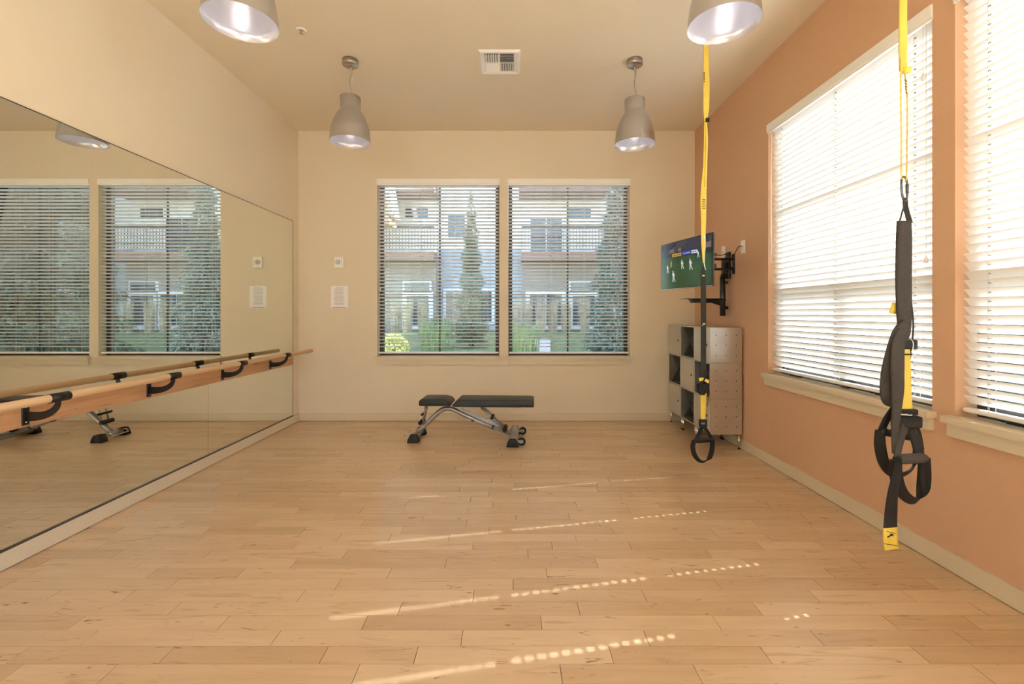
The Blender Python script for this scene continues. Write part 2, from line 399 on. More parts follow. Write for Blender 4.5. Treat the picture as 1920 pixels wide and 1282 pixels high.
def slat_mesh(name, length, axis, holes, tilt):
    """thin solid slat, rounded crown, with a routed slot for the cord at each hole; inside edge up by tilt"""
    us = sorted({0, length, *[h-.008 for h in holes], *[h+.008 for h in holes]})
    ds = (-.025, -.013, -.0036, .0036, .013, .025); crown = lambda d: .0012*(1-(d/.025)**2)
    ct, st = math.cos(tilt), math.sin(tilt); t = .0018
    vs, fs = [], []; nd = len(ds); nu = len(us)
    def P(u, d, z):
        d2, z2 = d*ct+z*st, -d*st+z*ct            # inside edge (-d) rises
        return (u, d2, z2) if axis == 'Y' else (d2, u, z2)
    for side in (1, -1):
        for u in us:
            for d in ds: vs.append(P(u, d, crown(d)+side*t))
    idx = lambda s_, i, j: (0 if s_ == 1 else nu*nd)+i*nd+j
    for i in range(nu-1):
        um = (us[i]+us[i+1])/2; ishole = any(abs(um-h) < .0079 for h in holes)
        for j in range(nd-1):
            if ishole and j == 2: continue
            for s_ in (1, -1): fs.append((idx(s_,i,j), idx(s_,i+1,j), idx(s_,i+1,j+1), idx(s_,i,j+1))[::s_])
        for j in (0, nd-1): fs.append((idx(1,i,j), idx(1,i+1,j), idx(-1,i+1,j), idx(-1,i,j)))
    for i in (0, nu-1):
        for j in range(nd-1): fs.append((idx(1,i,j), idx(1,i,j+1), idx(-1,i,j+1), idx(-1,i,j)))
    b = MB(); b.add(vs, fs); return b.mesh(name, SLAT)
def blind(axis, plane, u0, u1, tilt, pitch, ladders, label, wand_u, tassel_u, group):
    f = frame_map(axis, plane); dc = .05
    bl = empty('window_blind', f((u0+u1)/2, dc, ZS+.03), label, 'blind', group)
    a, e = u0+.008, u1-.008; top, bot = ZT-.078, ZS+.062
    b = MB()
    p = [(-.012, 0), (-.012, -.055), (-.006, -.062), (-.006, -.074), (.004, -.074), (.004, 0)]   # valance section (d, z)
    n = len(p); vs = [f(u0-.0035, d, ZT-.001+z) for d, z in p]+[f(u1+.0035, d, ZT-.001+z) for d, z in p]
    b.add(vs, [tuple(range(n)), tuple(range(n, 2*n))]+[(i, (i+1)%n, n+(i+1)%n, n+i) for i in range(n)]); b.build('valance', SLAT, bl)
    b = MB(); mbox(b, f, a, e, .02, .075, ZT-.055, ZT-.002); b.build('head_rail', SLAT, bl)
    me = slat_mesh('slat', e-a, axis, [abs(h-a) for h in ladders], tilt)
    z = top; org = ORG[bl.name]; k = 0
    while z > bot+.01:
        o = bpy.data.objects.new('slat', me); COL.objects.link(o); o.parent = bl
        o.location = f(a, dc, z)-org; z -= pitch
    b = MB(); p0, p1 = f(a, dc-.026, bot-.032), f(e, dc+.026, bot-.012)
    b.bevbox([min(p0[i], p1[i]) for i in range(3)], [max(p0[i], p1[i]) for i in range(3)], .007, 2); b.build('bottom_rail', SLAT, bl)
    for h in ladders:
        b = MB(); off = .025*math.cos(tilt)+.002
        b.cyl(f(h-.012, dc-off, bot-.02), f(h-.012, dc-off, ZT-.05), .0009, 5); b.cyl(f(h-.012, dc+off, bot-.02), f(h-.012, dc+off, ZT-.05), .0009, 5)
        b.cyl(f(h, dc, bot-.02), f(h, dc, ZT-.05), .0010, 5)
        zz = top
        while zz > bot+.01:
            b.tube([f(h-.012, dc-off, zz+.022*math.sin(tilt)-.003), f(h-.012, dc+off, zz-.022*math.sin(tilt)-.003)], .0007, 4, False); zz -= pitch
        b.build('ladder_cord', CORD, bl)
    if wand_u is not None:
        b = MB(); b.tube([f(wand_u, .008, ZT-.07), f(wand_u, .006, ZT-1.15)], .0042, 8); b.build('tilt_wand', WHITE, bl)
    if tassel_u is not None:
        for du, dz in ((0, 1.28), (.018, .32)):
            b = MB(); b.cyl(f(tassel_u+du, .010, ZT-.06), f(tassel_u+du, .010, ZT-dz), .0012, 5); b.build('lift_cord', CORD, bl)
            b = MB(); b.lathe([(.002, .02), (.006, .012), (.009, -.012), (.008, -.02), (0, -.021)], f(tassel_u+du, .010, ZT-dz-.015), 10); b.build('tassel', WHITE, bl)
    return bl
window(1, 'Y', DB, *W1, True, False, False); window(2, 'Y', DB, *W2, True, False, False)
window(3, 'X', XR, *WA, False, True, True); window(4, 'X', XR, *WB, False, True, True); window(5, 'X', XR, *WC, False, False, False); window(8, 'X', XR, *WD, False, False, False)
def lad(u0, u1, n=4): return [u0+.125+(u1-u0-.25)*i/(n-1) for i in range(n)]
TB, TR = math.radians(12), math.radians(50)
blind('Y', DB, *W1, TB, .0411, lad(*W1), 'white slatted window blind on the back wall left of centre, nearer the mirror', None, W1[0]+.035, 'white slatted blinds')
blind('Y', DB, *W2, TB, .0411, lad(*W2), 'white slatted window blind on the back wall, nearer the television', None, W2[1]-.03, 'white slatted blinds')
blind('X', XR, *WA, TR, .0425, [2.48, 3.09, 3.70], 'tilted white slatted blind on the orange wall behind the nearer hanging strap', WA[1]-.03, WA[0]+.045, 'white slatted blinds')
blind('X', XR, *WB, TR, .0425, [.87, 1.48, 2.095], 'tilted white slatted blind cut off by the right edge of the picture', None, None, 'white slatted blinds')
for i, rw in enumerate((RW1, RW2)):
    f = frame_map('Y', YR-TH); wd = empty('window_%d' % (6+i), f((rw[0]+rw[1])/2, .05, .9), kind='structure')
    b = MB(); mbox(b, f, rw[0], rw[0]+.05, .02, .08, .9, 2.6); mbox(b, f, rw[1]-.05, rw[1], .02, .08, .9, 2.6)
    mbox(b, f, rw[0]+.05, rw[1]-.05, .02, .08, .9, .95); mbox(b, f, rw[0]+.05, rw[1]-.05, .02, .08, 2.55, 2.6); b.build('window_frame', BRONZE, wd)
    b = MB(); mbox(b, f, rw[0]+.05, rw[1]-.05, .048, .052, .95, 2.55); b.build('pane', GLASS, wd)

# ------------------------------------------------------------------ mirror and barre
mir = empty('wall_mirror', (XL, 3.0, BBH), 'large frameless wall mirror covering the lower left wall', 'mirror')
ys = [5.19, 3.74, 2.10, .46, -1.18, -2.82]
for i in range(len(ys)-1):
    b = MB(); b.box((XL+.0005, ys[i+1]+.0012, BBH+.002), (XL+.0065, ys[i]-.0012, 2.312)); o = b.build('mirror_panel', MEDGE, mir)
    o.data.materials.append(MIRROR)
    for p in o.data.polygons:
        if p.normal.x > .9: p.material_index = 1
MB().box((XL+.0066, ys[-1], BBH-.001), (XL+.0185, ys[0], BBH+.004)).build('bottom_channel', BRONZE, mir)
MB().box((XL+.0005, ys[-1], 2.3122), (XL+.0085, ys[0], 2.316)).build('top_channel', BRONZE, mir)
MB().box((XL+.0005, ys[0]-.0011, BBH+.004), (XL+.0085, ys[0]+.002, 2.316)).build('edge_channel', BRONZE, mir)
BY0, BY1 = .9, 5.165
bar = empty('ballet_barre', (XL+.0065, 3.0, .68), 'wooden ballet barre with black brackets on a board across the mirror', 'ballet barre')
MB().bevbox((XL+.0068, BY0, .679), (XL+.026, BY1, .812), .003, 1, smooth=False).build('backing_board', BOARDW, bar, tone=.35)
BX, BZ = -2.303, .832
MB().tube([(BX, .8, BZ), (BX, 5.235, BZ), (BX, 5.243, BZ)], [.0205, .0205, .017], 20).build('rail', BARW, bar, tone=.3)
for yb in (1.53, 2.313, 3.10, 3.89, 4.665):
    b = MB(); b.bevbox((XL+.0262, yb-.018, .69), (XL+.033, yb+.018, .795), .002, 1, smooth=False)
    arm = []
    for i in range(13):                      # curved tapering arm from the plate out and up to the rail
        t = i/12; x = XL+.031+(BX-XL-.031)*math.sin(t*PI/2)**.9; z = .735-.006*math.sin(t*PI)+(BZ-.018-.735)*(1-math.cos(t*PI/2))
        arm.append((x, z, .025-.014*t))
    vs = []
    for i, (x, z, hh) in enumerate(arm):
        t = i/12; nx, nz = -math.sin(t*PI/2*.95), math.cos(t*PI/2*.95)
        for sy in (-1, 1):
            vs.append((x+nx*hh, yb+sy*.004, z+nz*hh)); vs.append((x-nx*hh, yb+sy*.004, z-nz*hh))
    fs = []
    for i in range(12):
        o0, o1 = i*4, i*4+4
        fs += [(o0, o0+1, o1+1, o1), (o0+2, o0+3, o1+3, o1+2), (o0, o0+2, o1+2, o1), (o0+1, o0+3, o1+3, o1+1)]
    fs += [(0, 1, 3, 2), (48, 49, 51, 50)]
    b.add(vs, fs)
    br = b.build('bracket', BLACK, bar)
    b = MB(); b.tube([(BX, yb-.05, BZ), (BX, yb+.05, BZ)], .0235, 20); b.build('clamp', BLACK, br)
    b = MB()
    for zz in (.705, .78): b.lathe([(.0045, 0), (.004, .002), (0, .003)], (XL+.033, yb, zz), 8, 'X')
    b.build('screw', CHROME, br)

# ------------------------------------------------------------------ pendant lamps
def pendant(x, y, zr, label):
    r = empty('pendant_lamp', (x, y, ZC), label, 'lamp', 'brushed metal pendant lamps')
    MB().lathe([(0, 0), (.066, 0), (.066, -.042), (.062, -.046), (0, -.046)], (x, y, ZC-.0005), 36).build('canopy', ALU_D, r)
    MB().cyl((x, y, ZC-.046), (x, y, ZC-.085), .006, 10).build('stem', ALU_D, r)
    ztop = zr+.385
    MB().cyl((x, y, ZC-.08), (x, y, ztop-.01), .0014, 6).build('suspension_wire', ALU_D, r)
    pts = [(x+.012*math.sin(i*1.15)*(1 if 0 < i < 8 else 0)+.004, y+.006*math.sin(i*.9), ZC-.05+(ztop-.01-ZC+.05)*i/8) for i in range(9)]
    MB().tube(pts, .0024, 6).build('power_cord', MATS['cord_grey'], r)
    out = [(.0, .385), (.078, .385), (.0835, .380), (.0835, .285), (.0850, .272), (.098, .252), (.116, .222), (.133, .185), (.147, .145), (.157, .10), (.1635, .05), (.167, .004), (.1685, 0)]
    sh = MB().lathe(out, (x, y, zr), 56).build('lamp_shade', ALU, r)
    inn = [(.1685, 0), (.1655, .0005), (.1612, .05), (.1547, .10), (.1447, .145), (.1307, .185), (.1137, .222), (.0957, .250), (.081, .272), (.0805, .33), (0, .335)]
    MB().lathe(inn, (x, y, zr), 56).build('inner_reflector', LAMPW, sh, recalc=False)
    MB().lathe([(.019, .335), (.019, .27), (0, .27)], (x, y, zr), 16).build('socket', WHITE, r)
    MB().lathe([(.013, .27), (.015, .25), (.030, .22), (.034, .195), (.030, .172), (.017, .160), (0, .157)], (x, y, zr), 18).build('bulb', MATS['bulb'], r)
    ld = bpy.data.lights.new('lamp_light', 'POINT'); ld.energy = LAMP_W; ld.shadow_soft_size = .034; ld.color = (1, .93, .86)
    lo = bpy.data.objects.new('lamp_light', ld); COL.objects.link(lo); lo.parent = r; lo.location = (0, 0, zr+.13-ZC)
mat('cord_grey', (.35, .33, .30), .5)
mat('bulb', (.9, .9, .9), .4, emit=((1, .97, .95), .25))
pendant(-1.363, 3.85, 2.705, 'brushed metal pendant lamp at the far left, above the thermostat')
pendant(1.043, 3.85, 2.685, 'brushed metal pendant lamp at the far right, above the window')
pendant(-1.315, 2.21, 2.668, 'near brushed metal pendant lamp at the top left, above the mirror')
pendant(1.036, 2.22, 2.665, 'near brushed metal pendant lamp at the top right, hiding the top of a yellow strap')

# ------------------------------------------------------------------ ceiling: vent, sprinkler
vx0, vx1, vy0, vy1 = -.275, .075, 3.69, 4.06
vent = empty('air_vent', ((vx0+vx1)/2, (vy0+vy1)/2, ZC), 'white square louvred air vent in the ceiling', 'vent')
MB().box((vx0+.05, vy0+.05, ZC-.002), (vx1-.05, vy1-.05, ZC-.0005)).build('duct_opening', mat('vent_dark', (.03, .025, .02), .9), vent)
b = MB()
def vq(x0, x1, y0, y1, zo, xi0, xi1, yi0, yi1, zi):
    o = [(x0,y0,zo),(x1,y0,zo),(x1,y1,zo),(x0,y1,zo)]; i_ = [(xi0,yi0,zi),(xi1,yi0,zi),(xi1,yi1,zi),(xi0,yi1,zi)]
    b.add(o+i_, [(k, (k+1)%4, 4+(k+1)%4, 4+k) for k in range(4)])
vq(vx0, vx1, vy0, vy1, ZC-.0005, vx0+.018, vx1-.018, vy0+.018, vy1-.018, ZC-.016)
vq(vx0+.018, vx1-.018, vy0+.018, vy1-.018, ZC-.016, vx0+.055, vx1-.055, vy0+.055, vy1-.055, ZC-.006)
b.build('frame', WHITE, vent, recalc=False)
cx, cy = (vx0+vx1)/2, (vy0+vy1)/2; hx, hy = (vx1-vx0)/2-.055, (vy1-vy0)/2-.055
b = MB(); b.box((cx-.003, vy0+.055, ZC-.012), (cx+.003, vy1-.055, ZC-.002)); b.box((vx0+.055, cy-.003, ZC-.012), (vx1-.055, cy+.003, ZC-.002)); b.build('divider', WHITE, vent)
for qx, qy, kind in ((-1, -1, 'x'), (1, -1, 'y'), (-1, 1, 'y'), (1, 1, 'x')):
    for i in range(6):
        t = (i+.5)/6; b = MB()
        if kind == 'x':
            xx = cx+qx*hx*t; ylo, yhi = sorted((cy+qy*.004, cy+qy*hy))
            b.box((-.009, ylo, -.0007), (.009, yhi, .0007), Matrix.Translation((xx, 0, ZC-.010)) @ Matrix.Rotation(math.radians(40*qx), 4, 'Y'))
        else:
            yy = cy+qy*hy*t; xlo, xhi = sorted((cx+qx*.004, cx+qx*hx))
            b.box((xlo, -.009, -.0007), (xhi, .009, .0007), Matrix.Translation((0, yy, ZC-.010)) @ Matrix.Rotation(math.radians(-40*qy), 4, 'X'))
        b.build('louvre', WHITE, vent)
sx, sy_ = -1.59, 3.44
spr = empty('ceiling_sprinkler', (sx, sy_, ZC), 'small white recessed sprinkler on the ceiling beside the left lamps', 'sprinkler')
MB().lathe([(.040, 0), (.038, -.006), (.024, -.009), (.022, 0)], (sx, sy_, ZC-.0005), 24).build('escutcheon', WHITE, spr)
b = MB(); b.cyl((sx, sy_, ZC-.001), (sx, sy_, ZC-.022), .006, 10); b.lathe([(0, -.022), (.014, -.022), (.014, -.024), (0, -.025)], (sx, sy_, ZC), 12); b.build('spray_head', ALU_D, spr)

# ------------------------------------------------------------------ back-wall plate and notice
p0, p1 = at(627.5, 502, DB), at(645, 481.5, DB); tx, tz = (p0.x+p1.x)/2, (p0.z+p1.z)/2
th = empty('thermostat', (tx, DB, p0.z), 'small square white thermostat on the back wall above the paper notice', 'thermostat')
MB().bevbox((p0.x, DB-.022, p0.z), (p1.x, DB-.0008, p1.z), .004, 2).build('casing', WHITE, th)
b = MB(); b.lathe([(.026, 0), (.026, -.004), (.019, -.004), (.019, 0)], (tx-.008, DB-.022, tz), 24, 'Y'); b.build('dial_ring', mat('grey_print', (.30, .31, .27), .6), th)
b = MB(); b.lathe([(.011, 0), (.010, -.003), (0, -.003)], (tx-.006, DB-.022, tz), 16, 'Y'); b.build('dial', ALU_D, th)
b = MB()
for i in range(4): b.bevbox((p1.x-.026, DB-.0235, tz-.03+.017*i), (p1.x-.018, DB-.0215, tz-.024+.017*i), .001, 1)
for i in range(4): b.bevbox((p0.x+.012, DB-.0235, tz-.03+.017*i), (p0.x+.016, DB-.0215, tz-.026+.017*i), .001, 1)
b.build('button', mat('grey_print', (.3, .3, .27)), th)
p0, p1 = at(620.5, 577.5, DB), at(652.5, 536, DB)
nb = empty('paper_notice', ((p0.x+p1.x)/2, DB, p0.z), 'white sheet of printed rules on the back wall below the thermostat', 'paper')
MB().box((p0.x, DB-.0022, p0.z), (p1.x, DB-.0008, p1.z)).build('sheet', PAPER, nb)
b = MB(); H = p1.z-p0.z; Wd = p1.x-p0.x; r2 = random.Random(3)
for i in range(15):
    z = p1.z-H*(.07+.055*i); x0 = p0.x+Wd*(.30 if i == 0 else .2+.02*r2.random()); x1 = p1.x-Wd*(.25 if i == 0 else .2+.1*r2.random())
    b.box((x0, DB-.0026, z-.0032), (x1, DB-.0021, z+.0010))
b.build('print', INK, nb)
b = MB(); b.box((p0.x+Wd*.1, DB-.0026, p0.z+.006), (p1.x-Wd*.14, DB-.0021, p0.z+.011)); b.build('footer_print', INK_D, nb)

# ------------------------------------------------------------------ cube lockers along the right wall
LX0, LX1, LY0, LZ0, CW, CH = 1.838, 2.130, 4.205, .138, .366, .330
lk = empty('cube_locker', ((LX0+LX1)/2, LY0+1.5*CW, 0), 'grey steel cube locker unit with doors and open cells under the television', 'locker')
pt = .006
for c in range(3):                       # c=0 nearest
    for r in range(3):
        y0, y1 = LY0+c*CW+.001, LY0+(c+1)*CW-.001; z0, z1 = LZ0+r*CH+.001, LZ0+(r+1)*CH-.001
        b = MB()
        b.box((LX0, y0, z0), (LX1, y0+pt, z1)); b.box((LX0, y1-pt, z0), (LX1, y1, z1))
        b.box((LX0, y0+pt, z0), (LX1, y1-pt, z0+pt)); b.box((LX0, y0+pt, z1-pt), (LX1, y1-pt, z1)); b.box((LX1-pt, y0+pt, z0+pt), (LX1, y1-pt, z1-pt))
        cell = b.build('cell', STEEL, lk)
        b = MB()
        for i in range(3):
            for j in range(3):
                b.lathe([(.005, .0002), (.005, -.0008), (0, -.0008)], ((LX0+.052+.094*i), y0, z0+.07+.094*j), 8, 'Y')
        b.build('bolt_hole', BLACK, cell)
        b = MB(); b.box((LX0-.0015, y0, z0), (LX0-.0002, y0+.012, z1)); b.box((LX0-.0015, y1-.012, z0), (LX0-.0002, y1, z1))
        b.box((LX0-.0015, y0+.012, z0), (LX0-.0002, y1-.012, z0+.010)); b.box((LX0-.0015, y0+.012, z1-.010), (LX0-.0002, y1-.012, z1)); b.build('front_edge', STEEL, cell)
        if (c+r) % 2 == 0:
            b = MB(); b.box((LX0-.010, y0+.006, z0+.006), (LX0-.002, y1-.006, z1-.006)); b.build('door', STEEL_F, cell)
            b = MB(); ym, zm = y0+.055, (z0+z1)/2; b.lathe([(.013, -.0102), (.012, -.013), (.004, -.013), (0, -.0115)], (LX0, ym, zm), 14, 'X'); b.build('door_lock', BLACK, cell)
            b = MB()
            for i in range(7 if r == 2 else 0): b.box((LX0-.0108, y0+.12, z1-.06-.014*i), (LX0-.0099, y1-.05, z1-.056-.014*i))
            if r == 2: b.build('vent_slot', STEEL, cell)
        else:
            b = MB(); ia, ib, ja, jb = y0+pt+.001, y1-pt-.001, z0+pt+.001, z1-pt-.001
            b.box((LX1-pt-.002, ia, ja), (LX1-pt-.0005, ib, jb))
            for (q0, q1) in (((ia, ja), (ib, jb)), ((ia, jb), (ib, ja))):
                d = V((0, q1[0]-q0[0], q1[1]-q0[1])).normalized(); nrm = V((0, -d.z, d.y))*.0015
                A, B_ = V((0, *q0)), V((0, *q1)); vs = []
                for X in (LX0+.03, LX1-pt-.003):
                    for Q, sg in ((A, 1), (A, -1), (B_, -1), (B_, 1)): vs.append(V((X, 0, 0))+Q+nrm*sg)
                b.add(vs, [(0,1,2,3), (7,6,5,4), (0,1,5,4), (1,2,6,5), (2,3,7,6), (3,0,4,7)])
            b.build('cross_divider', STEEL_I, cell)
for y in (LY0+.018, LY0+CW-.02, LY0+CW+.02, LY0+2*CW-.02, LY0+2*CW+.02, LY0+3*CW-.018):
    for x in (LX0+.02, LX1-.018):
        b = MB(); b.cyl((x, y, .004), (x, y, LZ0+.001), .0095, 12); lg = b.build('leg', CHROME, lk)
        b = MB(); b.cyl((x, y, 0), (x, y, .006), .011, 12); b.build('foot', RUBBER, lg)

# ------------------------------------------------------------------ television on its wall mount
L_, R_ = V((1.408, 4.265, 0)), V((1.583, 3.568, 0)); TU = (R_-L_).normalized(); TN = V((TU.y, -TU.x, 0)); TC = (L_+R_)/2+V((0, 0, 1.685))
tw, tht = .722, .425
if TN.x > 0: TN = -TN
def tv(u, v, d=0): return TC+TU*(u-.5)*tw+V((0,0,1))*(v-.5)*tht+TN*d
TM = Matrix(((TU.x, TN.x, 0, TC.x), (TU.y, TN.y, 0, TC.y), (0, 0, 1, TC.z), (0, 0, 0, 1)))   # local x=u, y=toward viewer, z=up
tvo = empty('television', TC, 'flat black television showing a football match, angled on a wall mount', 'television')
MB().bevbox((-tw/2, -.012, -tht/2), (tw/2, .008, tht/2), .004, 2, TM).build('bezel', mat('gloss_black', (.01, .01, .011), .18), tvo)
MB().bevbox((-.27, -.045, -.15), (.27, -.0125, .13), .012, 2, TM).build('rear_housing', BLACK, tvo)
MB().box((-tw/2+.002, .0082, -tht/2+.001), (tw/2-.002, .010, -tht/2+.008), TM).build('trim_strip', ALU_D, tvo)
def em(name, c, s=.33, noise=None):
    if name in MATS: return MATS[name]
    m = mat(name, (.01, .01, .01), .12, emit=(c, s))
    if noise:
        t = m.node_tree; n = t.nodes; L = t.links; b_ = n['Principled BSDF']
        g = n.new('ShaderNodeNewGeometry'); no = n.new('ShaderNodeTexNoise'); no.inputs['Scale'].default_value = noise[0]; no.inputs['Detail'].default_value = 3
        L.new(g.outputs['Position'], no.inputs['Vector'])
        mx = n.new('ShaderNodeMix'); mx.data_type = 'RGBA'; mx.inputs[6].default_value = (*c, 1); mx.inputs[7].default_value = (*noise[1], 1)
        mr = n.new('ShaderNodeMapRange'); mr.inputs[1].default_value = .42; mr.inputs[2].default_value = .62; L.new(no.outputs[0], mr.inputs[0])
        L.new(mr.outputs[0], mx.inputs[0]); L.new(mx.outputs[2], b_.inputs['Emission Color'])
    return m
U0, U1, B0, B1 = .012, .988, .03, .982
def uq(b, q, d):
    n0 = [tv(U0+u*(U1-U0), B0+v*(B1-B0), d) for u, v in q]; n1 = [tv(U0+u*(U1-U0), B0+v*(B1-B0), .0081) for u, v in q]; n = len(q)
    b.add(n0+n1, [tuple(range(n))]+[(i, (i+1)%n, n+(i+1)%n, n+i) for i in range(n)])
scr = MB(); uq(scr, [(0,0), (1,0), (1,1), (0,1)], .0084); scr = scr.build('screen', em('screen_black', (.004, .005, .008)), tvo)
b = MB(); uq(b, [(0,0), (1,0), (1,.635), (0,.70)], .0087); b.build('pitch_picture', em('pitch_green', (.018, .060, .016), .33, (9, (.030, .088, .026))), scr)
b = MB(); uq(b, [(0,.70), (1,.66), (1,.72), (0,.76)], .0088); b.build('board_picture', em('board_navy', (.012, .018, .045)), scr)
b = MB(); uq(b, [(0,.76), (1,.72), (1,1), (0,1)], .0087); b.build('stand_picture', em('stand_dark', (.010, .012, .022), .33, (70, (.05, .055, .085))), scr)
b = MB()
for q in ([(.1,.77), (.2,.77), (.50,.99), (.42,.99)], [(.27,.77), (.33,.77), (.56,.97), (.53,.98)]): uq(b, q, .0088)
b.build('stair_picture', em('stair_grey', (.055, .052, .05), .33, (60, (.09, .085, .08))), scr)
b = MB()
for q in ([(.20,.78), (.29,.78), (.29,.86), (.20,.86)], [(.37,.78), (.44,.775), (.44,.85), (.37,.855)], [(.87,.74), (.99,.74), (.99,.86), (.87,.84)]): b = MB(); uq(b, q, .0089); b.build('portal_picture', em('portal_pink', (.20, .12, .11)), scr)
b = MB(); uq(b, [(.25,.685), (.44,.68), (.44,.75), (.25,.755)], .0090); b.build('advert_picture', em('advert_yellow', (.55, .33, .02)), scr)
b = MB(); uq(b, [(.455,.685), (.635,.68), (.635,.755), (.455,.76)], .0090); b.build('advert_picture', em('advert_blue', (.01, .05, .42)), scr)
b = MB(); uq(b, [(.64,.68), (.75,.675), (.75,.745), (.64,.75)], .0090); b.build('advert_picture', em('advert_white', (.62, .66, .68)), scr)
b = MB()
for i in range(7): uq(b, [(.27+.022*i,.705), (.285+.022*i,.705), (.285+.022*i,.728), (.27+.022*i,.728)], .0092)
for i in range(5): uq(b, [(.655+.016*i,.70), (.666+.016*i,.70), (.666+.016*i,.722), (.655+.016*i,.722)], .0092)
b.build('advert_lettering', em('advert_ink', (.10, .05, .02)), scr)
b = MB()
for i in range(6): uq(b, [(.52+.016*i,.705), (.531+.016*i,.705), (.531+.016*i,.722), (.52+.016*i,.722)], .0092)
uq(b, [(.485,.70), (.50,.70), (.495,.735), (.488,.735)], .0092)
b.build('advert_lettering', em('players_white', (.75, .72, .70)), scr)
b = MB()
for q in ([(.0,.50), (1,.46), (1,.465), (0,.504)], [(.3,.60), (.9,.58), (.9,.584), (.3,.604)]): uq(b, q, .0089)
b.build('line_picture', em('line_green', (.06, .13, .05)), scr)
def player(u, v, h, m, lean=0):
    k = h*.58; b = MB()
    P_ = lambda *q: [(u+x*k+lean*y*k, v+y*h) for x, y in q]
    uq(b, P_((-.10,.42), (.10,.42), (.15,.80), (-.14,.80)), .0091); uq(b, P_((-.06,.83), (.06,.83), (.05,1), (-.05,1)), .0091)
    uq(b, P_((-.11,.40), (.01,.40), (-.10,.02), (-.20,0)), .0091); uq(b, P_((.01,.40), (.11,.40), (.26,.0), (.17,.02)), .0091)
    uq(b, P_((.12,.78), (.17,.72), (.26,.50), (.21,.50)), .0091); b.build('player_picture', m, scr)
PW, PD, PY = MATS['players_white'], em('player_dark', (.012, .012, .012)), em('player_yellow', (.6, .42, .04))
for u, v, h in ((.155,.34,.19), (.285,.13,.25), (.465,.39,.20), (.63,.345,.235), (.77,.57,.15)): player(u, v, h, PW, -.15)
for u, v, h in ((.36,.54,.13), (.715,.51,.17), (.43,.60,.07)): player(u, v, h, PD)
player(.225, .46, .15, PY); player(.87, .76, .07, PD)

# the mount: plate behind the set, folding arm, wall column, small shelf
col_y = 4.52
mt = empty('tv_mount', (XR, col_y, 1.23), 'black articulated television wall mount with column and small shelf', 'tv mount')
b = MB(); b.box((-.10, -.060, -.10), (.10, -.0455, .10), TM); b.box((-.30, -.075, .03), (.30, -.060, .06), TM); b.box((-.30, -.075, -.06), (.30, -.060, -.03), TM); b.build('vesa_plate', BLACK, mt)
j0 = TM @ V((.0, -.09, 0)); j1 = V((2.03, 4.16, 1.71)); j2 = V((2.095, 4.47, 1.72))
b = MB(); b.cyl(j0-V((0,0,.07)), j0+V((0,0,.07)), .016, 12)
for dz in (-.045, .045): b.tube([j0+V((0,0,dz)), j1+V((0,0,dz))], .012, 8)
b.build('folding_arm', BLACK, mt)
b = MB(); b.cyl(j1-V((0,0,.09)), j1+V((0,0,.09)), .014, 12)
for dz in (-.045, .045): b.tube([j1+V((0,0,dz+.012)), j2+V((0,0,dz))], .011, 8)
b.build('wall_arm', BLACK, mt)
ct_ = at(1355, 520, col_y); cb_ = at(1355, 592, col_y)
b = MB(); b.bevbox((2.125, 4.455, 1.60), (2.149, 4.525, 1.86), .004, 2); b.bevbox((2.08, 4.46, 1.64), (2.126, 4.52, 1.80), .01, 2); b.build('wall_plate', BLACK, mt)
b = MB(); b.tube([(ct_.x, col_y, cb_.z), (ct_.x, col_y, ct_.z)], .0265, 20)
for zz in (cb_.z+.08, ct_.z-.05): b.box((ct_.x+.015, col_y-.012, zz-.015), (XR-.001, col_y+.012, zz+.015))
b.build('column', mat('column_black', (.02, .02, .02), .22), mt)
b = MB(); b.tube([(ct_.x, col_y, ct_.z-.004), (ct_.x, col_y-.01, ct_.z+.05), (2.10, 4.49, 1.68)], [.026, .016, .014], 10); b.build('neck', BLACK, mt)
sp = at(1297, 562, col_y)
b = MB(); b.bevbox((sp.x, col_y-.09, sp.z-.004), (ct_.x-.024, col_y+.09, sp.z+.006), .003, 1); b.bevbox((sp.x, col_y-.055, sp.z-.03), (ct_.x-.14, col_y+.055, sp.z-.005), .006, 2)
b.prism([(ct_.x-.18, sp.z-.006), (ct_.x-.02, sp.z-.006), (ct_.x-.02, sp.z-.06)], col_y-.006, col_y+.006); b.build('shelf', BLACK, mt)
b = MB(); b.bevbox((sp.x-.085, col_y-.10, sp.z+.0065), (ct_.x-.03, col_y+.10, sp.z+.0115), .002, 1); b.build('glass_shelf', mat('smoked_glass', (.03, .035, .03), .05), mt)
b = MB(); b.lathe([(.032, 0), (.032, .02)], (ct_.x, col_y, sp.z-.01), 20); b.build('collar', BLACK, mt)
def plate(px, py, label, cat, cord):
    y = XR*F_PX/(px-VPX); c = at(px, py, y)
    o = empty('wall_outlet', (XR, y, c.z-.06), label, cat)
    MB().bevbox((XR-.007, y-.037, c.z-.060), (XR-.0008, y+.037, c.z+.060), .002, 2).build('cover_plate', WHITE, o)
    b = MB(); b.lathe([(.008, 0), (.007, -.008), (0, -.008)], (XR-.007, y, c.z+.004), 12, 'X'); b.build('socket', ALU_D, o)
    if not cord:
        b = MB(); b.lathe([(.003, 0), (0, -.002)], (XR-.007, y, c.z+.045), 8, 'X'); b.lathe([(.003, 0), (0, -.002)], (XR-.007, y, c.z-.045), 8, 'X'); b.build('screw', ALU_D, o)
    return c
c1 = plate(1394, 462.5, 'white cable outlet plate nearest the window on the orange wall', 'outlet', True)
c2 = plate(1357, 473, 'white outlet plate half hidden behind the television mount', 'outlet', False)
kb = empty('coaxial_cable', tuple(c1), 'black cable drooping from the outlet plate to the television', 'cable')
b = MB(); q0 = V((XR-.016, c1.y, c1.z+.004)); q9 = tv(.75, .6, -.05)
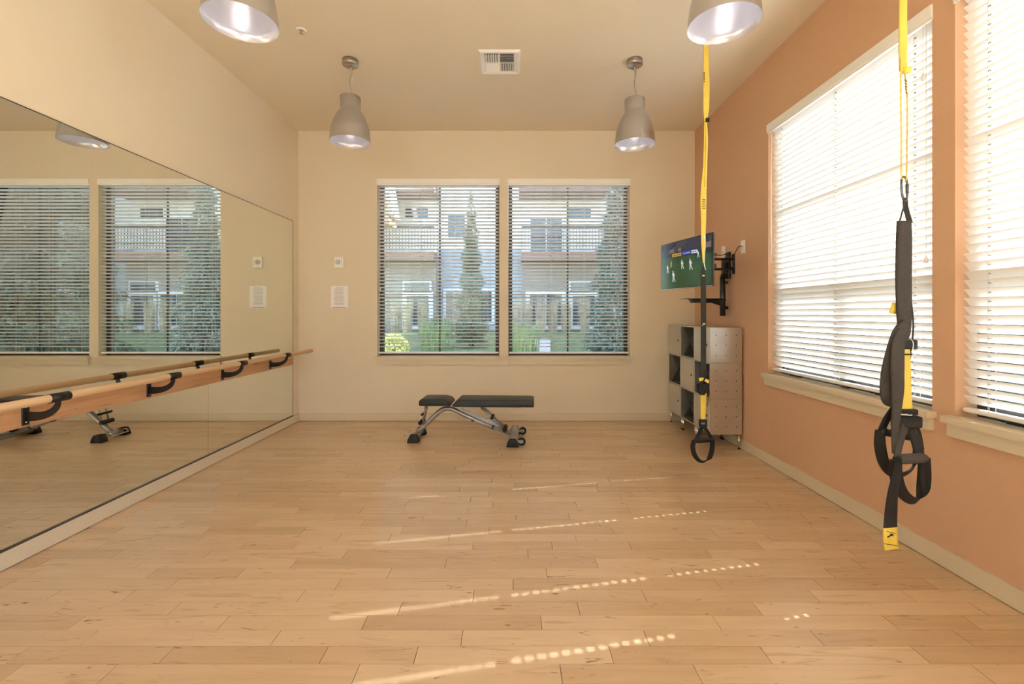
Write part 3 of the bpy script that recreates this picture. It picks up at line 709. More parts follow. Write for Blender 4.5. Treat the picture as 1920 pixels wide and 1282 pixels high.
pts = [q0, q0+V((-.03, .0, -.004)), V((2.09, 4.30, 1.80)), V((2.06, 4.36, 1.83)), V((1.99, 4.33, 1.81)), V((1.80, 4.08, 1.79)), q9]
cr = []
for i in range(len(pts)-1):
    p0, p1, p2, p3 = pts[max(i-1,0)], pts[i], pts[i+1], pts[min(i+2, len(pts)-1)]
    for j in range(6):
        t = j/6; cr.append(.5*((2*p1)+(p2-p0)*t+(2*p0-5*p1+4*p2-p3)*t*t+(3*p1-p0-3*p2+p3)*t**3))
b.tube(cr+[pts[-1]], .0038, 8); b.build('cord', RUBBER, kb); b = MB(); b.cyl(q0+V((.006, 0, 0)), q0-V((.02, 0, 0)), .0055, 10); b.build('connector', ALU_D, kb)

# ------------------------------------------------------------------ weight bench
BYC = 4.565
bench = empty('weight_bench', (-.42, BYC, 0), 'adjustable black padded weight bench with silver frame by the back wall', 'bench')
def bp(zx, zy, Y=BYC): p = at(740+zx/6.62, 720+zy/6.62, Y); return p.x, p.z
prof = lambda *q: [bp(*p) for p in q]
seat = [(-.905, .350), (-.905, .398), (-.88, .418), (-.68, .420), (-.615, .405), (-.588, .375), (-.592, .352)]
back = [(-.572, .345), (-.572, .365), (-.515, .418), (.20, .418), (.226, .41), (.226, .348)]
MB().prism(seat, BYC-.13, BYC+.13, .012, 3, True).build('seat_pad', VINYL, bench)
MB().prism(back, BYC-.135, BYC+.135, .012, 3, True).build('back_pad', VINYL, bench)
b = MB(); b.box((-.56, BYC-.03, .322), (.10, BYC+.03, .345)); b.box((-.86, BYC-.03, .330), (-.60, BYC+.03, .349)); b.build('pad_rail', SILVER, bench)
path = [V((-.945, 0, .058)), V((-.90, 0, .107)), V((-.74, 0, .262)), V((-.70, 0, .291)), V((-.655, 0, .306)), V((-.60, 0, .301)), V((-.54, 0, .274)), V((-.30, 0, .166)), V((0, 0, .062))]
for p in path: p.y = BYC
b = MB(); b.tube(path, .03, 14, ell=((0, 1, 0), 1.0, .78)); b.build('main_tube', SILVER, bench)
for x in (-.385, -.185):
    b = MB(); d = V((.30, 0, -.108)).normalized(); p = V((x, BYC, .166+(x+.30)*-.355)); b.tube([p-d*.012, p+d*.012], .0312, 14, ell=((0, 1, 0), 1.0, .80)); b.build('decal_band', mat('band_blue', (.05, .09, .16), .4), bench)
b = MB(); d = V((.30, 0, -.108)).normalized()
for i in range(9):
    p = V((-.355+.016*i+(.0 if i < 5 else .02), BYC-.0295, .186-.0057*i-(.0 if i < 5 else .007))); b.box((-.004, -.0016, -.009), (.004, .0005, .009), Matrix.Translation(p) @ Matrix.Rotation(math.atan2(.108, .30), 4, 'Y'))
b.build('decal_lettering', mat('decal_grey', (.40, .41, .42), .5), bench)
b = MB()                                   # toothed rack on the falling tube
rack = [(-.53, .292)]
for i in range(6):
    x = -.50+.068*i; z = .282-.0265*i*.93; rack += [(x, z+.030), (x+.030, z+.010), (x+.045, z-.006)]
rack += [(-.08, .105), (-.53, .262)]
b.prism(rack, BYC-.012, BYC+.012); b.build('back_rack', SILVER, bench)
b = MB(); rack = [(-.90, .125), (-.885, .172), (-.865, .155), (-.835, .205), (-.815, .188), (-.785, .238), (-.765, .222), (-.73, .265), (-.74, .235)]
b.prism(rack, BYC-.012, BYC+.012); b.build('seat_rack', SILVER, bench)
for dy in (-.04, .04):
    b = MB(); x0, z0 = -.30, .325; x1, z1 = -.065, .112; b.tube([(x0, BYC+dy, z0), (x1, BYC+dy, z1)], .011, 10); b.build('back_strut', SILVER, bench)
    b = MB(); b.tube([(-.855, BYC+dy, .335), (-.89, BYC+dy, .17)], .009, 10); b.build('seat_strut', SILVER, bench)
for x, z, r, hl in ((-.19, .226, .017, .06), (-.062, .112, .024, .075), (-.885, .255, .012, .085), (-.905, .17, .021, .075)):
    b = MB(); b.tube([(x, BYC-hl, z), (x, BYC-hl+.004, z), (x, BYC+hl-.004, z), (x, BYC+hl, z)], [r*.8, r, r, r*.8], 14); b.build('adjuster_knob', RUBBER, bench)
b = MB(); b.tube([(-.95, BYC-.15, .045), (-.95, BYC+.15, .045)], .035, 14, ell=((1, 0, 0), 1.1, .8)); b.build('front_foot_bar', SILVER, bench)
b = MB(); b.tube([(.025, BYC-.24, .050), (.025, BYC+.24, .050)], .042, 14, ell=((1, 0, 0), 1.05, .8)); b.build('rear_foot_bar', SILVER, bench)
for x, hw, r in ((-.95, .15, .048), (.025, .24, .050)):
    for sg in (-1, 1):
        b = MB(); y0, y1 = sorted((BYC+sg*(hw-.045), BYC+sg*(hw+.035)))
        b.prism([(x-r*1.2, 0), (x-r*1.05, .035), (x-r*.6, .076), (x+r*.6, .076), (x+r*1.05, .035), (x+r*1.2, 0)], y0, y1, .008, 2, True); b.build('foot_cap', RUBBER, bench)
for sg in (-1, 1):
    b = MB(); yw = BYC+sg*.20; b.lathe([(.020, -.014), (.033, -.014), (.038, -.009), (.038, .009), (.033, .014), (.020, .014)], (.108, yw, .0385), 24, 'Y'); wh = b.build('wheel', RUBBER, bench)
    b = MB(); b.lathe([(0, -.013), (.021, -.011), (.021, .011), (0, .013)], (.108, yw, .0385), 20, 'Y'); b.build('hub', mat('hub_grey', (.35, .34, .34), .4), wh)
    b = MB(); b.box((.05, yw-.022, .03), (.115, yw-.016, .055)); b.build('wheel_bracket', SILVER, bench)
b = MB(); b.tube([(-.965, BYC-.11, .07), (-1.03, BYC-.11, .075), (-1.055, BYC-.11, .05), (-1.055, BYC+.08, .05), (-1.03, BYC+.08, .075), (-.965, BYC+.08, .07)], .005, 8); b.build('carry_handle', CHROME, bench)
bench.rotation_euler.z = math.radians(-3.0)

# ------------------------------------------------------------------ hanging strap trainers
def trainer_base(name, x, y, label):
    t = empty(name, (x, y, ZC), label, 'strap trainer', 'hanging strap trainers')
    MB().lathe([(0, 0), (.05, 0), (.05, -.006), (.02, -.012), (0, -.012)], (x, y, ZC-.0005), 24).build('ceiling_plate', BLACK, t)
    b = MB(); b.tube([(x+.022*math.cos(a*PI/8), y, ZC-.03-.022*math.sin(a*PI/8)*1.3) for a in range(-1, 10)], .005, 8); b.build('anchor_ring', CHROME, t)
    return t
def cx3(b, pts, r, n=8):
    P = [V(p) for p in pts]; m = len(P); c = []
    for i in range(m-1):
        p0, p1, p2, p3 = P[max(i-1,0)], P[i], P[i+1], P[min(i+2, m-1)]
        for j in range(5):
            t = j/5; c.append(.5*((2*p1)+(p2-p0)*t+(2*p0-5*p1+4*p2-p3)*t*t+(3*p1-p0-3*p2+p3)*t**3))
    b.tube(c+[P[-1]], r, n); return b
# --- nearer one
YN = 1.93; u = YN/F_PX
def n_(px, py, dy=0): p = at(px, py, YN); p = at(px, py, YN+dy); return p
tn = trainer_base('strap_trainer', n_(1694, 0).x, YN, 'nearer yellow and black hanging strap trainer, bunched up in front of the window')
A0 = V((n_(1694, 0).x, YN, ZC-.055))
MB().ribbon([A0, n_(1694, -60), n_(1693, 20), n_(1693, 90), n_(1693, 134)], [.030, .032, .032, .034, .030], .005).build('anchor_strap', YEL, tn)
b = MB(); b.ribbon([n_(1690, 110, -.004), n_(1689, 160, -.006), n_(1690, 250), n_(1690, 325), n_(1692, 336)], [.018, .016, .014, .013, .012], .004, (.75, .65, 0))
b.ribbon([n_(1696, 120, .004), n_(1699, 165, .006), n_(1701, 185), n_(1701, 250), n_(1700, 325), n_(1697, 340)], [.018, .016, .012, .013, .013, .012], .004, (.55, .83, 0)); b.build('loop_strap', YEL, tn)
b = MB(); b.bevbox(tuple(n_(1697, 135, -.010)), tuple(n_(1703, 128, .008)), .003, 2); b.build('strap_knot', YEL, tn)
b = MB()
for i in range(5): b.tube([n_(1697.5, 150+i*5.5, -.010), n_(1701, 153+i*5.5, -.010)], .0013, 5)
b.build('stitch_mark', BLACKW, tn)
b = MB(); ring = [n_(1691, 334), n_(1690, 345), n_(1691, 362), n_(1694, 374), n_(1698, 377), n_(1701, 368), n_(1701, 345), n_(1698, 334), n_(1694, 331), n_(1691, 334)]
cx3(b, ring, .0042); b.build('carabiner', mat('steel_dark', (.16, .16, .16), .3, metal=.9), tn)
b = MB(); b.cyl(n_(1701, 345), n_(1701, 362), .006, 10); b.build('carabiner_gate', MATS['steel_dark'], tn)
b = MB(); b.ribbon([n_(1696, 371, -.003), n_(1694, 388, -.004), n_(1690, 403, -.003), n_(1686, 418)], [.016, .016, .015, .016], .004, (.7, .7, 0))
b.ribbon([n_(1697, 371, .003), n_(1698, 388, .004), n_(1702, 403, .003), n_(1706, 418)], [.016, .018, .018, .02], .004, (.7, -.7, 0)); b.build('equalizer_loop', GREYW, tn)
b = MB(); b.ribbon([n_(1695, 414), n_(1695, 450), n_(1694, 520), n_(1695, 580), n_(1695, 622), n_(1690, 640, .004)], [.054, .062, .064, .060, .050, .034], .010)
b.build('main_strap', GREYW, tn)
b = MB(); b.ribbon([n_(1706, 416, .006), n_(1707, 470, .006), n_(1706, 540, .006), n_(1711, 590, .008), n_(1712, 620, .010), n_(1707, 665, .012), n_(1703, 700, .014)], [.012, .012, .012, .020, .022, .018, .010], .005, (.7, .7, 0)); b.build('rear_strap', GREYW, tn)
b = MB(); b.ribbon([n_(1674, 588, .012), n_(1678, 568, .010)], [.036, .022], .004, (1, .1, 0)); b.build('pull_tab', YEL, tn)
b = MB(); b.bevbox(tuple(n_(1692, 655, -.002)), tuple(n_(1711, 636, .026)), .005, 2); b.build('cam_buckle', BLACK, tn)
b = MB(); cx3(b, [n_(1705, 634, -.006), n_(1711, 640, -.008), n_(1712, 650, -.008), n_(1709, 660, -.006)], .0022); b.build('buckle_ring', CHROME, tn)
b = MB(); b.ribbon([n_(1698, 606, -.008), n_(1684, 622, -.014), n_(1674, 652, -.016), n_(1664, 695, -.014), n_(1660, 728, -.010), n_(1664, 748, .004), n_(1676, 752, .018), n_(1682, 735, .024)], [.040, .046, .052, .056, .054, .050, .044, .036], .009, [(1,.2,0)]*4+[(1,.3,0)]*4); b.build('folded_strap', GREYW, tn)
b = MB(); b.ribbon([n_(1692, 618, -.024), n_(1684, 645, -.034), n_(1682, 690, -.037), n_(1683, 730, -.036), n_(1681, 765, -.034), n_(1678, 805, -.034), n_(1677, 850, -.032)], [.030, .048, .052, .046, .036, .026, .014], .008, (1, -.12, 0)); b.build('draped_strap', GREYW, tn)
b = MB(); b.ribbon([n_(1700, 652, .004), n_(1700, 690, .002), n_(1698, 730), n_(1698, 770)], [.024, .034, .048, .058], .004); b.build('adjustment_strap', YEL, tn)
b = MB(); b.box(tuple(n_(1691, 665.5, -.005)), tuple(n_(1706, 663.0, .006))); b.build('stitch_band', BLACKW, tn)
b = MB(); b.bevbox(tuple(n_(1681.5, 803, -.018)), tuple(n_(1717, 778, .018)), .006, 2); b.bevbox(tuple(n_(1684, 779, -.014)), tuple(n_(1712, 765, .014)), .005, 2); b.build('velcro_cuff', BLACKW, tn)
b = MB(); rr = random.Random(5)
for i in range(12): x = 1685+2.1*i; z = 775.5+.25*i+rr.uniform(-.6, .6); b.box(tuple(n_(x, z+1.2, -.0145)), tuple(n_(x+1.7, z-1, -.0125)))
b.build('cuff_print', mat('print_white', (.75, .74, .72), .7), tn)
text('print', 'TRX', .012, Matrix.Translation(n_(1695, 619, -.0075)) @ Matrix.Rotation(PI/2, 4, 'X') @ Matrix.Rotation(.1, 4, 'Z'), YEL, tn)
# handle facing the camera
def handle(t, nn, straps, grip, gr, loop, lw, Wl, gm):
    for q, (pts, wd) in enumerate(straps):
        b = MB(); b.ribbon(pts, wd, .005, (.95, .25, 0)); b.build('handle_strap', GREYW if (gm is FOAM and q == 0) else BLACKW, t)
    b = MB(); a, c = grip; d = (c-a).normalized(); b.tube([a, a+d*.004, c-d*.004, c], [gr*.85, gr, gr, gr*.85], 18); g = b.build('grip', gm, t)
    b = MB(); b.tube([a-d*.012, a], gr*.7, 14); b.build('grip_cap', BLACK, g); b = MB(); b.tube([c, c+d*.012], gr*.7, 14); b.build('grip_cap', BLACK, g)
    b = MB(); b.ribbon(loop, lw, .005, Wl); b.build('foot_loop', BLACKW, t)
handle(tn, n_, [([n_(1697, 796, -.012), n_(1689, 822, -.03), n_(1681, 858, -.05)], [.038, .036, .028]), ([n_(1705, 796, .004), n_(1716, 822, .0), n_(1725, 856, -.006)], [.040, .054, .050])],
       (n_(1684, 861, -.05), n_(1731, 858, -.012)), .0205,
       [n_(1680, 862, -.052), n_(1680, 890, -.052), n_(1688, 918, -.045), n_(1705, 936, -.03), n_(1720, 938, -.014), n_(1730, 918, -.004), n_(1733, 890, 0), n_(1733, 858, -.010)],
       [.038, .044, .046, .046, .046, .046, .046, .04], [(.9, -.5, 0), (.85, -.5, 0), (.6, -.75, .3), (.25, -.8, .75), (-.2, -.8, .9), (.4, -.8, .4), (.85, -.45, 0), (.9, -.4, 0)], FOAM)
# second handle, turned away behind it
handle(tn, n_, [([n_(1680, 758, .02), n_(1664, 783, .03), n_(1652, 808, .035)], [.032, .040, .038]), ([n_(1712, 790, .03), n_(1722, 815, .06), n_(1728, 845, .09)], [.026, .028, .026])],
       (n_(1655, 808, .04), n_(1704, 818, .13)), .0185,
       [n_(1650, 806, .036), n_(1650, 835, .036), n_(1657, 866, .045), n_(1672, 886, .06), n_(1692, 890, .08), n_(1712, 876, .10), n_(1722, 850, .12), n_(1718, 826, .13)],
       [.034, .042, .042, .040, .040, .040, .040, .036], [(.9, -.4, 0), (.9, -.4, 0), (.8, -.5, .3), (.4, -.6, .7), (0, -.7, .9), (-.4, -.6, .7), (.9, -.4, 0), (.9, -.4, 0)], RUBBER)
b = MB(); b.ribbon([n_(1684, 866, -.062), n_(1680, 895, -.066), n_(1674, 925, -.064), n_(1671, 955, -.060), n_(1669, 991, -.058)], [.026, .040, .046, .054, .060], .004, (1, .1, 0)); b.build('tail_strap', BLACKW, tn)
b = MB(); b.ribbon([n_(1669, 989, -.060), n_(1669.5, 1010, -.060), n_(1671, 1030, -.060)], [.062, .064, .062], .005, (1, .1, -.06)); b.build('tail_tab', YEL, tn)
b = MB(); b.tube([n_(1664, 1007, -.066), n_(1673, 1002, -.066)], .0022, 6); b.tube([n_(1669, 1001, -.066), n_(1674, 1001.5, -.066), n_(1675, 1005, -.066)], .0016, 6)
b.tube([n_(1657, 1019, -.065), n_(1684, 1023, -.065)], .0012, 5); b.tube([n_(1662, 996, -.065), n_(1680, 1000, -.065)], .0010, 5); b.build('tab_print', BLACKW, tn)
# --- farther one
YF = 3.10
def f_(px, py, dy=0): p = at(px, py, YF); p = at(px, py, YF+dy); return p
tf = trainer_base('strap_trainer', f_(1324, 0).x, YF, 'farther yellow and black hanging strap trainer with one handle, in front of the lockers')
A0 = V((f_(1324, 0).x, YF, ZC-.055))
MB().ribbon([A0, f_(1324, 40), f_(1324, 110), f_(1324.5, 160), f_(1324, 205), f_(1322.5, 228)], [.036, .040, .042, .050, .046, .022], .004, [(1,.3,0)]*5+[(.9,.6,0)]).build('anchor_strap', YEL, tf)
MB().ribbon([f_(1322.5, 226), f_(1323, 260), f_(1322, 310), f_(1319.5, 350), f_(1318.5, 380), f_(1319, 420), f_(1318.5, 455), f_(1319.5, 492)], [.020, .026, .030, .040, .046, .036, .030, .010], .004, (1, .2, 0)).build('extension_strap', YEL, tf)
b = MB(); b.ribbon([f_(1324, 230, -.004), f_(1325.5, 262, -.004), f_(1324, 310, -.004), f_(1322, 350, -.003)], [.012, .016, .016, .012], .003, (1, .5, 0)); b.build('loop_strap', YEL, tf)
b = MB()
for i in range(5): b.bevbox(tuple(f_(1318.8, 138+i*4, -.008)), tuple(f_(1321, 136+i*4, -.001)), .001, 1)
for i in range(5): b.box(tuple(f_(1314.5, 375+i*4, -.0045)), tuple(f_(1322.5, 374.2+i*4, -.001)))
b.build('strap_mark', BLACKW, tf)
b = MB(); b.bevbox(tuple(f_(1324, 228, -.012)), tuple(f_(1329, 222, .002)), .002, 1); b.build('brand_tag', BLACKW, tf)
b = MB(); cx3(b, [f_(1319, 492), f_(1321.5, 470), f_(1322, 448), f_(1320, 440), f_(1318.5, 448)], .0028); cx3(b, [f_(1319, 488), f_(1321, 498), f_(1322.5, 506)], .0028); b.build('carabiner', CHROME, tf)
b = MB(); b.ribbon([f_(1318.5, 500), f_(1318.5, 512), f_(1318.8, 530), f_(1319, 600), f_(1318.8, 680), f_(1318.5, 716)], [.010, .034, .037, .036, .036, .038], .006, (1, .1, 0)); b.build('main_strap', DARKW, tf)
b = MB(); b.bevbox(tuple(f_(1317, 518, -.006)), tuple(f_(1321, 515.5, -.002)), .001, 1); b.build('strap_label', MATS['print_white'], tf)
b = MB(); b.cyl(f_(1316, 611, -.006), f_(1320, 607, -.008), .0016, 6); b.bevbox(tuple(f_(1318.5, 608.5, -.011)), tuple(f_(1321.5, 605.5, -.004)), .001, 1); b.build('strap_pin', MATS['print_white'], tf)
b = MB(); b.ribbon([f_(1311, 712, -.01), f_(1319, 711, -.012), f_(1329, 716, -.008)], .022, .004, (0, .3, 1)); b.build('pull_tab', YEL, tf)
b = MB(); b.ribbon([f_(1322, 708, -.012), f_(1316, 718, -.024), f_(1310, 728, -.024), f_(1311, 737, -.014), f_(1320, 738, -.008), f_(1324, 727, -.008)], .034, .006, (.2, 1, 0)); b.bevbox(tuple(f_(1309, 737, -.022)), tuple(f_(1324, 719, .012)), .006, 2); b.build('cam_buckle', BLACKW, tf)
b = MB(); b.ribbon([f_(1323, 716, -.012), f_(1327, 730, -.014), f_(1328, 748, -.012), f_(1327, 758, -.008), f_(1325, 760, -.002)], .010, .004, (.5, .9, 0)); b.build('strap_tail', BLACKW, tf)
b = MB(); b.ribbon([f_(1319.5, 734), f_(1319, 752), f_(1318, 788)], [.044, .042, .030], .004); b.build('adjustment_strap', YEL, tf)
b = MB(); b.bevbox(tuple(f_(1312.5, 801, -.014)), tuple(f_(1323.5, 785, .014)), .005, 2); b.build('velcro_cuff', BLACKW, tf)
text('print', 'TRX', .014, Matrix.Translation(f_(1318.3, 794, -.0147)) @ Matrix.Rotation(PI/2, 4, 'X'), MATS['print_white'], tf)
handle(tf, f_, [([f_(1317, 798), f_(1311, 812, -.01), f_(1303, 826, -.02)], [.024, .026, .024]), ([f_(1319, 798), f_(1327, 810, .01), f_(1336, 824, .02)], [.022, .024, .022])],
       (f_(1305, 826, -.02), f_(1336, 824, .02)), .0165,
       [f_(1302, 825, -.022), f_(1299, 838, -.022), f_(1303, 854, -.016), f_(1312, 864, -.006), f_(1321, 865, .004), f_(1330, 858, .014), f_(1335, 843, .020), f_(1336, 823, .022)],
       [.028, .032, .034, .034, .034, .034, .032, .028], [(.75, -.65, 0), (.75, -.65, 0), (.6, -.7, .35), (.2, -.8, .6), (-.2, -.8, .6), (.6, -.7, .35), (.75, -.65, 0), (.75, -.65, 0)], RUBBER)

# ------------------------------------------------------------------ outdoors
YB = 20.0
def fx(px): return (px-VPX)*YB/F_PX
def fz(py): return CAM_H+(VPY-py)*YB/F_PX
LAWN = mat('lawn', (.16, .19, .075), .95, var=(6, .35), bump=(60, .6, .02))
CONC = mat('walkway_concrete', (.55, .48, .40), .9, var=(3, .1))
W_UP = mat('siding_bright', (.72, .72, .70), .8); W_TAUPE = mat('siding_taupe', (.30, .265, .235), .85); W_BLUE = mat('siding_bluegrey', (.36, .40, .46), .85)  # white of the upper siding stands in for bright light up there
W_ORG = mat('stucco_orange', (.62, .33, .18), .85); T_WHITE = mat('outdoor_trim_white', (.75, .76, .78), .6); BROWN = mat('fascia_brown', (.26, .145, .11), .7)
RAILM = mat('railing_dark', (.03, .032, .035), .5); PANE = mat('far_glass', (.06, .085, .11), .06, spec=.8); ROOF = mat('roof_shingle', (.17, .15, .14), .9, var=(4, .2))
def ground_z(y): return -.15 if y < 7 else min(.45, -.15+(y-7)*.6/11)
b = MB(); ys2 = [5.52, 7, 9, 12, 15, 18, 22, 40]; xs2 = [-60, -20, -8, 0, 8, 20, 60]
for i in range(len(ys2)-1):
    for j in range(len(xs2)-1): b.quad((xs2[j], ys2[i], ground_z(ys2[i])), (xs2[j+1], ys2[i], ground_z(ys2[i])), (xs2[j+1], ys2[i+1], ground_z(ys2[i+1])), (xs2[j], ys2[i+1], ground_z(ys2[i+1])))
tag(b.build('lawn', LAWN, recalc=False), 'green lawn outside the back windows', 'lawn', kind='structure')
b = MB(); b.quad((XR+TH, -60, -.15), (60, -60, -.15), (60, 5.52, -.15), (XR+TH, 5.52, -.15)); b.quad((-60, -60, -.15), (XL-TH, -60, -.15), (XL-TH, 5.52, -.15), (-60, 5.52, -.15)); b.quad((XL-TH, -60, -.15), (XR+TH, -60, -.15), (XR+TH, YR-TH, -.15), (XL-TH, YR-TH, -.15))
tag(b.build('paved_yard', CONC, recalc=False), 'pale paved yard outside the orange wall', 'pavement', kind='structure')
b = MB(); b.add([(-.75, 7.2, -.10), (.62, 7.2, -.10), (1.087, 12.7, ground_z(12.7)+.03), (.164, 12.7, ground_z(12.7)+.03), (1.37, 16, ground_z(16)+.03), (.71, 16, ground_z(16)+.03)], [(0,1,2,3), (3,2,4,5)])
tag(b.build('garden_path', CONC, recalc=False), 'pale concrete garden path crossing the lawn outside', 'path', kind='structure')

bld = empty('apartment_building', (0, YB, .4), 'two-storey apartment building with dark balcony railings across the lawn', 'building')
def bb(name, m, x0, x1, z0, z1, y0, y1, parent=None):
    return MB().box((x0, y0, z0), (x1, y1, z1)).build(name, m, parent or bld, recalc=False)
GZ = .3
bb('wall', W_BLUE, -14, 14.3, GZ, 4.3, YB+1.8, YB+2.2); bb('wall', W_UP, -14, 14.3, 4.3, 9.2, YB+1.8, YB+2.2)
def far_window(x0, x1, z0, z1, y, split=1, trim=.13, m=PANE):
    w_ = bb('window', T_WHITE, x0-trim, x1+trim, z0-trim, z1+trim, y-.09, y)
    for k in range(split):
        a = x0+(x1-x0)*k/split+(.03 if k else 0); c = x0+(x1-x0)*(k+1)/split-(.03 if k < split-1 else 0)
        bb('pane', m, a, c, z0, z1, y-.11, y-.085, w_)
def bay(x0, x1, orange=False):
    zf = fz(489); zt = fz(473)
    bb('bay_wall', W_TAUPE, x0+.02, x1-.02, GZ, zf, YB+.9, YB+1.8); bb('bay_upper_wall', W_UP, x0+.05, x1-.05, zt, 7.0, YB+1.3, YB+1.8)
    bb('balcony_slab', BROWN, x0, x1+.08, zf, zt, YB-.3, YB+1.35)
    bb('soffit', BROWN, x0-.1, x1+.1, 6.55, 7.0, YB-.3, YB+1.3)
    b = MB(); zb, zc = zt+.06, fz(426)
    b.box((x0, YB-.24, zc-.05), (x1+.08, YB-.18, zc)); b.box((x0, YB-.24, zb), (x1+.08, YB-.18, zb+.04))
    k = int((x1-x0)/.135)
    for i in range(k+1):
        x = x0+(x1+.08-x0-.02)*i/k; b.box((x, YB-.22, zb), (x+.022, YB-.20, zc-.04))
    b.build('railing', RAILM, bld)
    far_window(x0+.45, x0+1.9, zt+.1, fz(400), YB+1.3, 2); far_window(x1-1.5, x1-.45, fz(396), fz(378), YB+1.3, 1, .06)
    far_window(x0+.40, x0+1.85, .75, fz(551), YB+.9, 2, .2); far_window(x1-1.35, x1-.35, .75, fz(553), YB+.9, 1, .2)
    far_window(x1-1.45, x1-.30, fz(543), fz(527), YB+.9, 1, .08)
bay(fx(978), fx(1136)); bay(-8.6, fx(812)); bay(9.2, 12.75); pass
for x in (fx(826), fx(880), 6.0, 7.6): far_window(x, x+.9, .9, 2.3, YB+1.8, 1, .14)
for x in (fx(830), 5.6): far_window(x, x+.8, 4.9, 6.0, YB+1.8, 1, .1)
bb('downpipe', T_WHITE, fx(946), fx(949), GZ, 9, YB+1.7, YB+1.8)
b = MB(); gx = fx(718)
b.prism([(gx-3, 4.9), (fx(748), 4.9), (fx(748), 5.35), (fx(733), 7.3), (gx-3, 9.0)], YB-1.6, YB-.4); b.build('gable', W_ORG, bld)
b = MB(); b.prism([(fx(750), 5.2), (fx(755), 5.25), (fx(739), 7.5), (fx(733), 7.5)], YB-1.75, YB-.3); b.build('gable_trim', T_WHITE, bld)
wing = empty('shade_wing', (16, 14, 0), 'tall made-up wing added to shade the courtyard, seen only in the mirror', 'building')  # invented block, added to keep direct sun off the courtyard
MB().box((14, 9.4, -.1), (22, YB+1.79, 17.5)).build('shade_wing_wall', W_TAUPE, wing); MB().box((13.7, 9.1, 17.5), (22.3, YB+1.75, 17.9)).build('shade_wing_roof', ROOF, wing)
for k in range(4):
    for zz in (.9, 4.4, 7.9, 11.4, 14.6):
        y = 10.4+2.9*k; w_ = MB().box((13.92, y-.12, zz-.12), (14, y+1.52, zz+1.62)).build('window', T_WHITE, wing); MB().box((13.9, y, zz), (13.93, y+1.4, zz+1.5)).build('pane', PANE, w_)
bb('roof', ROOF, -14.4, 13.6, 9.2, 9.5, YB+.6, YB+9)

GREEN = {}
def leafmat(name, c): return mat(name, c, .8, var=(3, .3))
def conifer(x, y, h, r, seed, m, label, n=5200, droop=.35, z0=.0, ln=1.0, lowest=.04):
    rn = random.Random(seed); g = ground_z(y)
    t = empty('conifer', (x, y, g), label, 'tree', 'conifers in the courtyard')
    MB().tube([(x, y, g), (x, y, g+h*.5), (x, y, g+h*.97)], [.05*r+.05, .03*r+.03, .01], 8).build('trunk', mat('bark', (.12, .085, .06), .9), t)
    b = MB()
    for i in range(n):
        q = 1-math.sqrt(rn.random()*(1-lowest)); q = max(lowest, q); rad = r*(1-q)**.85
        tier = .82+.18*math.cos(q*h*9); a = rn.uniform(0, 2*PI); rr = rad*tier*(rn.random()**.55)
        d = V((math.cos(a), math.sin(a), 0)); p = V((x, y, g+q*h))+d*rr-V((0, 0, droop*rr*.5))
        dd = (d*1.0+V((rn.uniform(-.8, .8), rn.uniform(-.8, .8), rn.uniform(-.6, .5)-droop))).normalized(); L_n = rn.uniform(.10, .24)*ln; wv = dd.cross(V((rn.uniform(-1,1), rn.uniform(-1,1), 1))).normalized()*L_n*.16
        b.add([p-wv, p+wv, p+dd*L_n], [(0, 1, 2)])
    b.build('foliage', m, t, recalc=False)
FIR = leafmat('fir_green', (.075, .105, .06)); SPR = leafmat('spruce_blue', (.15, .19, .15)); ARB = leafmat('arborvitae', (.17, .21, .12))
conifer(fx(884)*.70, 14.0, 4.9, .62, 1, ARB, 'slim pointed conifer outside the back window nearer the mirror', 11000, .2, ln=.6)
conifer(2.55, 11.2, 4.9, .90, 2, SPR, 'shaggy spruce outside the back window nearer the television', 9000, .5, ln=.8)
conifer(6.6, 11.0, 8.5, 2.3, 3, FIR, 'broad dark fir outside, seen only in the mirror at its left edge', 22000, .5, ln=1.1, lowest=.02)
conifer(5.2, 17.6, 5.2, .8, 4, ARB, 'slim conifer against the far building, seen only in the mirror', 6000, .2, ln=.8)
def grass_clump(x, y, h, sp, n, seed, m, label):
    rn = random.Random(seed); g = ground_z(y); b = MB()
    for i in range(n):
        a = rn.uniform(0, 2*PI); r0 = sp*.8*math.sqrt(rn.random()); d = V((math.cos(a), math.sin(a), 0)); hh = h*rn.uniform(.55, 1.05); ou = sp*rn.uniform(.05, .45)
        p0 = V((x, y, g))+d*r0; p1 = p0+d*ou*.3+V((0, 0, hh*.6)); p2 = p0+d*ou+V((0, 0, hh)); s = V((-d.y, d.x, 0))*.006
        s = V((rn.uniform(-1, 1), rn.uniform(-.3, .3), 0)).normalized()*.008
        b.add([p0-s, p0+s, p1+s, p1-s, p2], [(0,1,2,3), (3,2,4)])
    o = b.build('grass_clump', m, recalc=False); tag(o, label, 'grass', 'tall ornamental grasses')
STRAW = leafmat('straw_grass', (.50, .42, .28)); SEDGE = leafmat('sedge_green', (.20, .27, .10))
spots = [[(fx(728), 18.9), (fx(752), 19.1), (fx(776), 18.8), (fx(799), 19.2)], [(fx(966), 18.9), (fx(988), 19.2), (fx(1010), 18.8), (fx(1033), 19.1), (fx(1056), 18.9), (fx(1090), 19.0)], [(9.4, 18.9), (10.2, 19.1), (11.0, 18.9), (11.9, 19.1), (12.6, 18.9)]]
ORD = ('first', 'second', 'third', 'fourth', 'fifth', 'sixth')
PLACE = ('straw-coloured grass from the left in the window nearer the mirror', 'straw-coloured grass from the left in the window nearer the television', 'straw-coloured grass from the right, in the mirrored window view')
for q, row in enumerate(spots):
    for i, (x, y) in enumerate(row): grass_clump(x, y, 1.6, .24, 170, 30+i+10*q, STRAW, ORD[i]+' tall '+PLACE[q])
